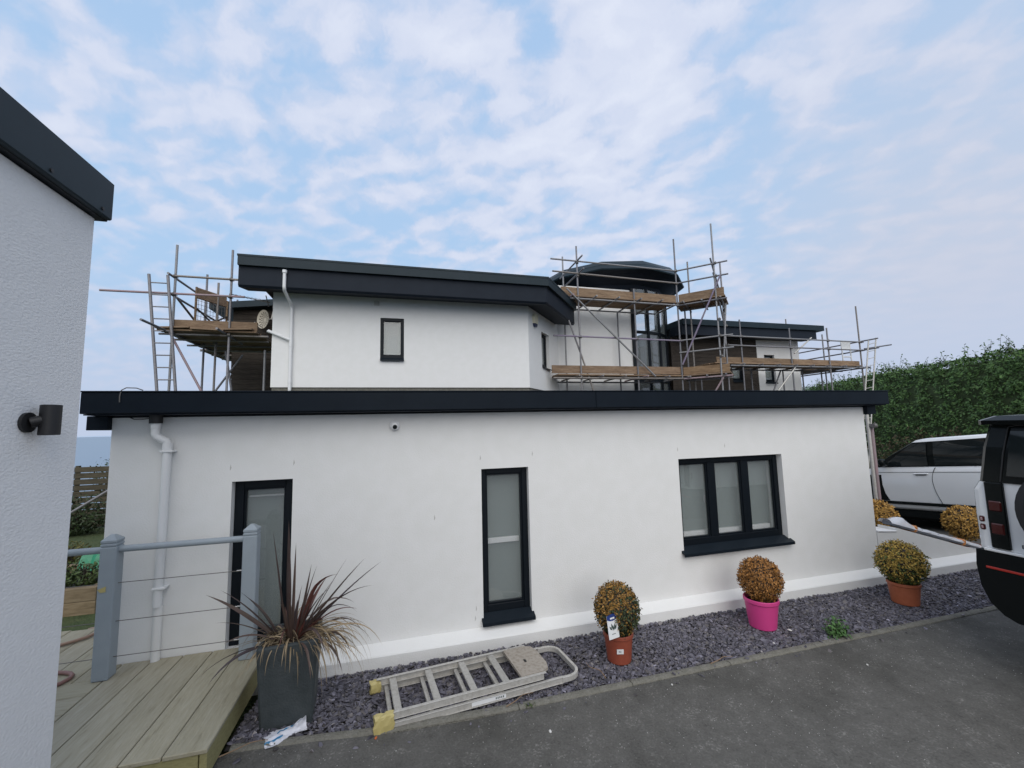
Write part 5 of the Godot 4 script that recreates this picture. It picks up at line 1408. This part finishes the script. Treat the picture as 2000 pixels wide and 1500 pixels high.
func white_suv() -> void:
	var az := deg_to_rad(6.0); var pit := deg_to_rad(-6.0)
	var fw := Vector3(sin(az) * cos(pit), sin(pit), -cos(az) * cos(pit))
	var rt := Vector3(cos(az), 0, sin(az))
	var up := rt.cross(fw)
	var c := thing("parked_car", "white four wheel drive with black windows parked behind the low wall", "car")
	c.transform = Transform3D(Basis(rt, up, -fw), Vector3(10.45, 0.899, -2.055) - up * 1.195 + rt * 0.985)
	# local: x right, y up, z backwards; [z, half width, belt height]
	var st := [[-2.58, 0.66, 0.98], [-2.54, 0.80, 1.04], [-2.40, 0.90, 1.11], [-2.0, 0.965, 1.17], [-1.30, 0.985, 1.26], [-1.2, 0.985, 1.294], [0.0, 0.985, 1.295], [1.5, 0.985, 1.295], [2.0, 0.965, 1.29], [2.25, 0.91, 1.27], [2.34, 0.82, 1.22]]
	var rings := []
	for s in st:
		var w: float = s[1]; var h: float = s[2]
		var half := [[w * 0.93, 0.40], [w - 0.012, 0.45], [w, 0.60], [w + 0.004, 0.85], [w + 0.004, h - 0.14], [w - 0.004, h - 0.11], [w - 0.035, h]]
		var ring := []
		for p in half: ring.append(Vector3(p[0], p[1], s[0]))
		half.reverse()
		for p in half: ring.append(Vector3(-p[0], p[1], s[0]))
		rings.append(ring)
	var b := B.new()
	b.loft(rings)
	part(c, "body", b.mesh(true), M.paint_white)
	part(c, "underbody", bx(Vector3(-0.93, 0.2, -2.4), Vector3(0.93, 0.41, 2.25), 0.05), M.car_plastic)
	var ring_at := func(w: float, h: float, f0: float, f1: float): return [Vector3(-w, h, f0), Vector3(-w * 0.93, h, f0 - 0.07), Vector3(w * 0.93, h, f0 - 0.07), Vector3(w, h, f0), Vector3(w, h, f1), Vector3(w * 0.9, h, f1 + 0.08), Vector3(-w * 0.9, h, f1 + 0.08), Vector3(-w, h, f1)]
	b = B.new()
	b.loft([ring_at.call(0.955, 1.29, -1.22, 2.16), ring_at.call(0.905, 1.53, -0.82, 2.08), ring_at.call(0.815, 1.795, -0.36, 1.98)])
	part(c, "cabin", b.mesh(), M.paint_black)
	b = B.new()
	b.loft([ring_at.call(0.825, 1.796, -0.36, 2.02), ring_at.call(0.815, 1.84, -0.27, 2.0), ring_at.call(0.74, 1.868, -0.12, 1.9), ring_at.call(0.4, 1.88, 0.1, 1.6)])
	part(c, "roof", b.mesh(true), M.paint_white)
	# side glass on the near and far side
	for sd in [-1.0, 1.0]:
		var side := func(z: float, h: float):
			var t := (h - 1.29) / 0.505
			return Vector3(sd * (lerpf(0.955, 0.815, t) + 0.012 + sin(t * PI) * 0.018), h, z)
		var panes := [[-0.98, -0.06, -0.36, -0.10], [0.06, 0.92, 0.03, 0.88], [1.0, 1.86, 0.96, 1.72]]
		for p in panes:
			var q := B.new()
			for j in 6:
				var h0 := lerpf(1.31, 1.775, j / 6.0); var h1 := lerpf(1.31, 1.775, (j + 1) / 6.0)
				var a0 := lerpf(p[0], p[2], j / 6.0); var a1 := lerpf(p[0], p[2], (j + 1) / 6.0)
				var e0 := lerpf(p[1], p[3], j / 6.0); var e1 := lerpf(p[1], p[3], (j + 1) / 6.0)
				q.quad(side.call(a0, h0), side.call(e0, h0), side.call(e1, h1), side.call(a1, h1))
			part(c, "side_window", q.mesh(true), M.car_glass)
		var hd := part(c, "door_handle", bx(Vector3(-0.012, -0.014, -0.14), Vector3(0.02, 0.014, 0.14), 0.01), M.paint_white, Transform3D(Basis.IDENTITY, Vector3(sd * 0.995, 1.145, -0.21)))
		part(hd, "recess", bx(Vector3(-0.01, -0.028, -0.1), Vector3(0.008, -0.015, 0.1), 0.003), M.car_plastic)
		part(c, "door_seam", tube_mesh(smooth_path([Vector3(sd * 0.972, 1.27, 0.07), Vector3(sd * 0.985, 1.2, 0.03), Vector3(sd * 0.989, 1.05, -0.02), Vector3(sd * 0.989, 0.8, -0.01), Vector3(sd * 0.987, 0.57, 0.06)], 3), 0.0055, 5), M.car_plastic)
		part(c, "waist_crease", tube_mesh([Vector3(sd * 0.987, 1.178, -1.2), Vector3(sd * 0.987, 1.178, 1.9)], 0.004, 5), M.car_plastic)
		part(c, "sill_strip", bx(Vector3(sd * 0.985 - 0.02, 0.505, -1.15), Vector3(sd * 0.985 + 0.02, 0.565, 1.0), 0.008), M.car_plastic)
		var q := B.new()
		q.prism([Vector2(-1.03, 1.125), Vector2(-1.045, 0.9), Vector2(-1.02, 0.72), Vector2(-0.95, 0.575), Vector2(-1.40, 0.565), Vector2(-1.40, 1.125)], -0.012, 0.012, Transform3D(Basis(Vector3(0, 0, 1), Vector3(0, 1, 0), Vector3(1, 0, 0)), Vector3(sd * 0.983, 0, 0)))
		part(c, "wing_vent", q.mesh(), M.car_plastic)
		q = B.new()
		q.loft([ring_e(Vector3(sd * 1.0, 1.37, -0.86), 0.05, 0.05), ring_e(Vector3(sd * 1.08, 1.39, -0.85), 0.075, 0.085), ring_e(Vector3(sd * 1.18, 1.40, -0.83), 0.07, 0.08), ring_e(Vector3(sd * 1.21, 1.40, -0.82), 0.035, 0.05)])
		part(c, "door_mirror", q.mesh(true), M.paint_black)
		for z in [-1.78, 1.25]:
			wheel(c, Vector3(sd * 0.86, 0.385, z), 0.385, 0.26, Vector3(sd, 0, 0), M.alu)
			var a := B.new()
			a.lathe([[0.0, 0.0], [0.46, 0.0], [0.46, 0.012], [0.0, 0.012]], Vector3.ZERO, 32)
			part(c, "wheel_arch", a.mesh(), M.car_plastic, Transform3D(Basis(Vector3.BACK, -PI * 0.5 * sd), Vector3(sd * 0.975, 0.44, z)))
	# windscreen
	var ws := B.new()
	ws.quad(Vector3(-0.86, 1.305, -1.285), Vector3(0.86, 1.305, -1.285), Vector3(0.74, 1.785, -0.45), Vector3(-0.74, 1.785, -0.45))
	part(c, "windscreen", ws.mesh(), M.car_glass)
func ring_e(c: Vector3, rz: float, ry: float) -> Array:
	var out := []
	for i in 12: out.append(c + Vector3(0, sin(TAU * i / 12.0) * ry, cos(TAU * i / 12.0) * rz))
	return out

func black_suv() -> void:
	# the tail of a boxy off-roader that noses out of the picture to the right
	var c := thing("parked_car", "boxy white off roader with black roof and bumper, rear corner at right edge", "car", Vector3(4.6, 0.0, 1.605))
	var sec := func(x: float, ins: float): return [Vector3(x, 0.93, ins), Vector3(x, 1.2, ins - 0.004), Vector3(x, 1.40, ins), Vector3(x, 1.47, ins + 0.04), Vector3(x, 1.47, 1.96 - ins), Vector3(x, 1.40, 2.0 - ins), Vector3(x, 0.93, 2.0 - ins)]
	var b := B.new()
	b.loft([sec.call(0.012, 0.05), sec.call(0.0, 0.075) if false else sec.call(0.022, 0.022), sec.call(0.05, 0.004), sec.call(0.12, 0.0), sec.call(3.4, 0.0), sec.call(4.3, 0.04)])
	part(c, "body", b.mesh(), M.paint_white)
	part(c, "sill", bx(Vector3(0.3, 0.42, 0.05), Vector3(4.2, 0.93, 1.95), 0.03), M.car_plastic)
	var up := func(x0: float, x1: float, y: float, ins: float): return [Vector3(x0, y, ins + 0.03), Vector3(x0 + 0.03, y, ins), Vector3(x1, y, ins), Vector3(x1, y, 2.0 - ins), Vector3(x0 + 0.03, y, 2.0 - ins), Vector3(x0, y, 1.97 - ins)]
	b = B.new()
	b.loft([up.call(0.0, 3.0, 1.472, 0.06), up.call(0.03, 2.75, 1.75, 0.095), up.call(0.06, 2.5, 1.93, 0.135)])
	part(c, "cabin", b.mesh(), M.paint_black)
	b = B.new()
	b.loft([up.call(-0.05, 2.5, 1.931, 0.125), up.call(-0.07, 2.45, 1.965, 0.135), up.call(0.0, 2.4, 2.0, 0.2), up.call(0.25, 2.2, 2.015, 0.4)])
	part(c, "roof", b.mesh(), M.paint_black)
	# rear glass set in the tailgate, seam of the tailgate
	b = B.new()
	b.quad(Vector3(-0.012, 1.53, 0.24), Vector3(0.018, 1.88, 0.285), Vector3(0.018, 1.88, 1.715), Vector3(-0.012, 1.53, 1.76))
	part(c, "rear_window", b.mesh(), M.car_glass)
	part(c, "tailgate_seam", tube_mesh([Vector3(-0.002, 1.48, 0.198), Vector3(0.02, 1.70, 0.225), Vector3(0.045, 1.91, 0.265), Vector3(0.04, 1.925, 0.32), Vector3(0.04, 1.925, 1.7)], 0.006, 6), M.black)
	for sd in 2:
		var mz := func(z: float): return z if sd == 0 else 2.0 - z
		var lo := func(a: float, d: float): return minf(mz.call(a), mz.call(d))
		var hi := func(a: float, d: float): return maxf(mz.call(a), mz.call(d))
		var col := part(c, "light_column", bx(Vector3(-0.012, 0.955, lo.call(0.098, 0.207)), Vector3(0.05, 1.47, hi.call(0.098, 0.207)), 0.006), M.paint_black)
		for y in [[1.245, 1.325], [1.065, 1.15]]:
			part(col, "tail_lamp", bx(Vector3(-0.02, y[0], lo.call(0.112, 0.19)), Vector3(0.0, y[1], hi.call(0.112, 0.19)), 0.008), M.lamp_red)
		for y in [1.145, 1.082]:
			var l := part(c, "small_lamp", bx(Vector3(0.0, y, lo.call(0.034, 0.068)), Vector3(0.045, y + 0.047, hi.call(0.034, 0.068)), 0.008), M.lamp_red)
			part(l, "lens", bx(Vector3(-0.004, y + 0.012, lo.call(0.046, 0.06)), Vector3(0.02, y + 0.035, hi.call(0.046, 0.06)), 0.004), M.lamp_clear)
		for x in [0.95, 3.65]:
			wheel(c, Vector3(x, 0.39, mz.call(0.16)), 0.39, 0.27, Vector3(0, 0, -1 if sd == 0 else 1), M.coupler)
			var a := B.new()
			a.lathe([[0.0, 0.0], [0.49, 0.0], [0.49, 0.02], [0.0, 0.02]], Vector3.ZERO, 32)
			part(c, "wheel_arch", a.mesh(), M.car_plastic, Transform3D(Basis(Vector3.RIGHT, -PI * 0.5 if sd == 0 else PI * 0.5), Vector3(x, 0.46, mz.call(0.0))))
	b = B.new()
	b.prism([Vector2(0.01, 0.926), Vector2(0.0, 0.8), Vector2(0.015, 0.64), Vector2(0.06, 0.52), Vector2(0.13, 0.45), Vector2(0.20, 0.42), Vector2(1.80, 0.42), Vector2(1.87, 0.45), Vector2(1.94, 0.52), Vector2(1.985, 0.64), Vector2(2.0, 0.8), Vector2(1.99, 0.926)], -0.03, 0.3, Transform3D(Basis(Vector3(0, 0, 1), Vector3(0, 1, 0), Vector3(1, 0, 0)), Vector3.ZERO))
	var bm := part(c, "bumper", b.mesh(), M.car_plastic)
	part(bm, "reflector", bx(Vector3(-0.036, 0.79, 0.06), Vector3(-0.02, 0.808, 0.36), 0.003), mat(Color(0.42, 0.03, 0.02), 0.2))
	part(bm, "trim_strip", bx(Vector3(-0.034, 0.928, 0.06), Vector3(0.02, 0.948, 1.94), 0.004), M.paint_white)
	# spare wheel and its cover
	var sp := B.new()
	sp.lathe([[0.0, 0.2], [0.20, 0.2], [0.30, 0.19], [0.36, 0.15], [0.375, 0.08], [0.36, 0.0], [0.0, 0.0]], Vector3.ZERO, 40)
	part(c, "spare_wheel", sp.mesh(), M.rubber, Transform3D(Basis(Vector3.BACK, PI * 0.5), Vector3(-0.005, 1.30, 0.69)))
	var tm := TextMesh.new()
	tm.text = "DEFENDER"
	tm.font_size = 16
	tm.pixel_size = 0.0022
	tm.depth = 0.004
	tm.horizontal_alignment = HORIZONTAL_ALIGNMENT_LEFT
	part(c, "lettering", tm, M.black, Transform3D(Basis(Vector3.UP, -PI * 0.5), Vector3(0.008, 1.0, 0.262)))

func hedge() -> void:
	var h := thing("hedge", "tall dense dark green hedge behind the cars on the right", "hedge")
	var P := [Vector3(17.2, 0, 3.0), Vector3(19.7, 0, -4.5), Vector3(23.2, 0, -14.5), Vector3(26.5, 0, -26.0)]
	var nz := FastNoiseLite.new()
	nz.seed = 17; nz.frequency = 0.55; nz.fractal_octaves = 3
	var at := func(t: float):
		var u := clampf(t, 0, 0.9999) * 3.0
		return P[int(u)].lerp(P[int(u) + 1], u - int(u))
	var side := Vector3(-0.944, 0, -0.33)
	var top_at := func(t: float): return 3.9 + nz.get_noise_1d(t * 60.0) * 0.30 - 0.7 * sm((t - 0.55) / 0.3)
	var core := B.new()
	for i in 60:
		var t0 := i / 60.0; var t1 := (i + 1) / 60.0
		var r := []
		for t in [t0, t1]:
			var p: Vector3 = at.call(t)
			var g := land(p.x, p.z) - 0.3
			var q: float = top_at.call(t) - 0.12
			r.append([p + side * 0.55 + Vector3.UP * g, p + side * 0.72 + Vector3.UP * (q - 0.6), p + side * 0.4 + Vector3.UP * q, p - side * 0.6 + Vector3.UP * q, p - side * 0.7 + Vector3.UP * g])
		core.loft(r, i == 0 or i == 59)
	part(h, "branches", core.mesh(), M.hedge_wood)
	var b := B.new()
	for i in 85000:
		var t := rng.randf()
		var p: Vector3 = at.call(t)
		var top: float = top_at.call(t)
		var g := land(p.x, p.z)
		var y := lerpf(g, top, pow(rng.randf(), 0.8))
		var n := side
		var off := 0.70
		if rng.randf() < 0.22:
			y = top; n = Vector3.UP; off = rng.randf_range(-0.5, 0.72)
		var bump := nz.get_noise_3d(p.x * 3.0, y * 3.0, p.z * 3.0)
		var pos := p + side * off + n * (bump * 0.30 + rng.randf_range(-0.12, 0.12))
		pos.y = y + (bump * 0.16 if n == Vector3.UP else 0.0)
		var q := rng.randf_range(0.55, 1.5)
		b.col = Color(0.088, 0.165, 0.042) * q
		if y < g + 2.1 + bump * 1.2 and t > 0.38 and rng.randf() < 0.75: b.col = Color(0.12, 0.092, 0.042) * q
		elif rng.randf() < 0.10: b.col = Color(0.10, 0.165, 0.045) * q
		leaf_quad(b, pos, (n + Vector3.UP * 0.35 + rand_dir() * 0.75).normalized(), rng.randf_range(0.08, 0.14), rng.randf_range(0.045, 0.07))
	part(h, "foliage", b.mesh(), M.leaf)
	# loose shoots standing above the clipped top
	b = B.new()
	for i in 340:
		var t := rng.randf_range(0.15, 0.95)
		var p: Vector3 = at.call(t) + side * rng.randf_range(-0.3, 0.6)
		p.y = top_at.call(t) - 0.1
		var d := (Vector3.UP + rand_dir() * 0.55).normalized()
		var L := rng.randf_range(0.25, 0.8)
		b.col = Color(0.05, 0.045, 0.02)
		b.tube([p, p + d * L], [0.008, 0.003], 4, false)
		for k in 9:
			b.col = Color(0.07, 0.13, 0.032) * rng.randf_range(0.6, 1.4)
			leaf_quad(b, p + d * L * (k + 1) / 9.0, (Vector3.UP + rand_dir()).normalized(), 0.10, 0.05)
	part(h, "shoots", b.mesh(), M.leaf)

# ------------------------------------------------------------------ back garden seen past the left corner
func shrub(called: String, label: String, c: Vector3, r: Vector3, n: int, col: Color, leaf: float) -> void:
	var o := thing(called, label, "shrub", c)
	var b := B.new()
	for i in 7:
		b.col = Color(0.03, 0.022, 0.015)
		b.tube([Vector3(rng.randf_range(-0.1, 0.1), 0, 0), Vector3(rng.randf_range(-0.6, 0.6) * r.x, r.y * 1.5, rng.randf_range(-0.6, 0.6) * r.z)], [0.03, 0.008], 5, false)
	part(o, "stems", b.mesh(), M.leaf)
	b = B.new()
	var nz := FastNoiseLite.new()
	nz.seed = rng.randi() % 999; nz.frequency = 1.6
	for i in n:
		var d := rand_dir()
		var k := pow(rng.randf(), 0.4) * (1.0 + 0.45 * nz.get_noise_3d(d.x, d.y, d.z))
		b.col = col * rng.randf_range(0.5, 1.6)
		leaf_quad(b, Vector3(d.x * r.x, r.y + d.y * r.y, d.z * r.z) * Vector3(k, lerpf(1.0, k, 0.8), k), (d + rand_dir() * 0.8).normalized(), leaf * rng.randf_range(0.7, 1.4), leaf * 0.5)
	part(o, "foliage", b.mesh(), M.leaf)
func garden() -> void:
	var f := thing("board_fence", "weathered horizontal board fence across the far end of the lawn", "fence", Vector3(0, land(-9, -11), -11.0))
	for i in 9:
		var x := -14.4 + i * 1.1
		part(f, "post", bx(Vector3(x, -0.1, -0.06), Vector3(x + 0.09, 1.78, 0.03), 0.006), M.fence[i % 5])
		for k in 10:
			if i == 8: continue
			board(f, "board", Vector3(x + 0.02, 0.12 + k * 0.172, 0.05 + 0.025 * (k % 2)), Vector3(x + 1.11, 0.12 + k * 0.172, 0.05 + 0.025 * (k % 2)), Vector3.BACK, 0.15, 0.02, M.fence[(i * 3 + k * 2) % 5])
	shrub("shrub", "dark upright shrub beside the outbuilding edge, taller than fence", Vector3(-10.1, land(-9, -10.2), -10.2), Vector3(0.55, 1.05, 0.5), 1500, Color(0.030, 0.050, 0.016), 0.10)
	shrub("shrub", "broad dark bush low in front of the board fence", Vector3(-8.3, land(-8, -9.8), -9.8), Vector3(1.1, 0.52, 0.6), 2200, Color(0.026, 0.044, 0.014), 0.09)
	shrub("shrub", "small bright bush poking over the fence by the annex corner", Vector3(-8.35, land(-8, -11.6) + 0.7, -11.6), Vector3(0.5, 0.62, 0.4), 900, Color(0.045, 0.075, 0.02), 0.09)
	# sleeper beds stepping down the lawn
	for q in [[Vector3(-5.6, land(-4, -2.8), -2.78), Vector3(-3.70, 0, 0), "raised bed of two stacked pale sleepers beyond the deck"], [Vector3(-6.9, land(-5, -4.4), -4.3), Vector3(-4.6, 0, 0), "further raised bed edged with pale timber on the lawn"]]:
		var o := thing("raised_bed", q[2], "raised bed", q[0])
		var L: float = q[1].x - q[0].x
		for k in 2:
			board(o, "sleeper", Vector3(0, 0.08 + k * 0.165, 0), Vector3(L, 0.08 + k * 0.165, 0), Vector3.UP, 0.1, 0.16, M.sleeper[k + 1])
			board(o, "sleeper", Vector3(L - 0.05, 0.08 + k * 0.165, -0.06), Vector3(L - 0.05, 0.08 + k * 0.165, -0.9), Vector3.UP, 0.1, 0.16, M.sleeper[k + 2])
		part(o, "soil", bx(Vector3(0, 0.0, -0.9), Vector3(L - 0.11, 0.28, -0.052)), M.soil)
	for q in [[-3.95, -3.05, 0.30, "low leafy clump in the near raised bed, nearest the annex"], [-4.35, -3.1, 0.34, "low leafy clump in the near raised bed beside outbuilding"], [-5.2, -4.7, 0.34, "yellowish leafy clump in the further raised bed"]]:
		shrub("bed_plant", q[3], Vector3(q[0], land(-4, q[1]) + 0.27, q[1]), Vector3(0.3, 0.17, 0.22), 700, Color(0.055, 0.085, 0.022) if q[1] > -4 else Color(0.09, 0.085, 0.02), 0.05)
	var t := thing("green_sheet", "bright green plastic sheet draped over the far bed edge", "sheet", Vector3(-4.72, land(-5, -4.2) + 0.36, -4.22))
	var b := B.new()
	for i in 6:
		for j in 4:
			var g := func(ii: int, jj: int): return Vector3(ii * 0.07, 0.10 - jj * 0.07 + sin(ii * 1.7 + jj) * 0.025 + ii * 0.025, jj * 0.035 + cos(ii * 2.1) * 0.015)
			b.quad(g.call(i, j), g.call(i + 1, j), g.call(i + 1, j + 1), g.call(i, j + 1))
	part(t, "film", b.mesh(), mat(Color(0.02, 0.22, 0.11), 0.4))
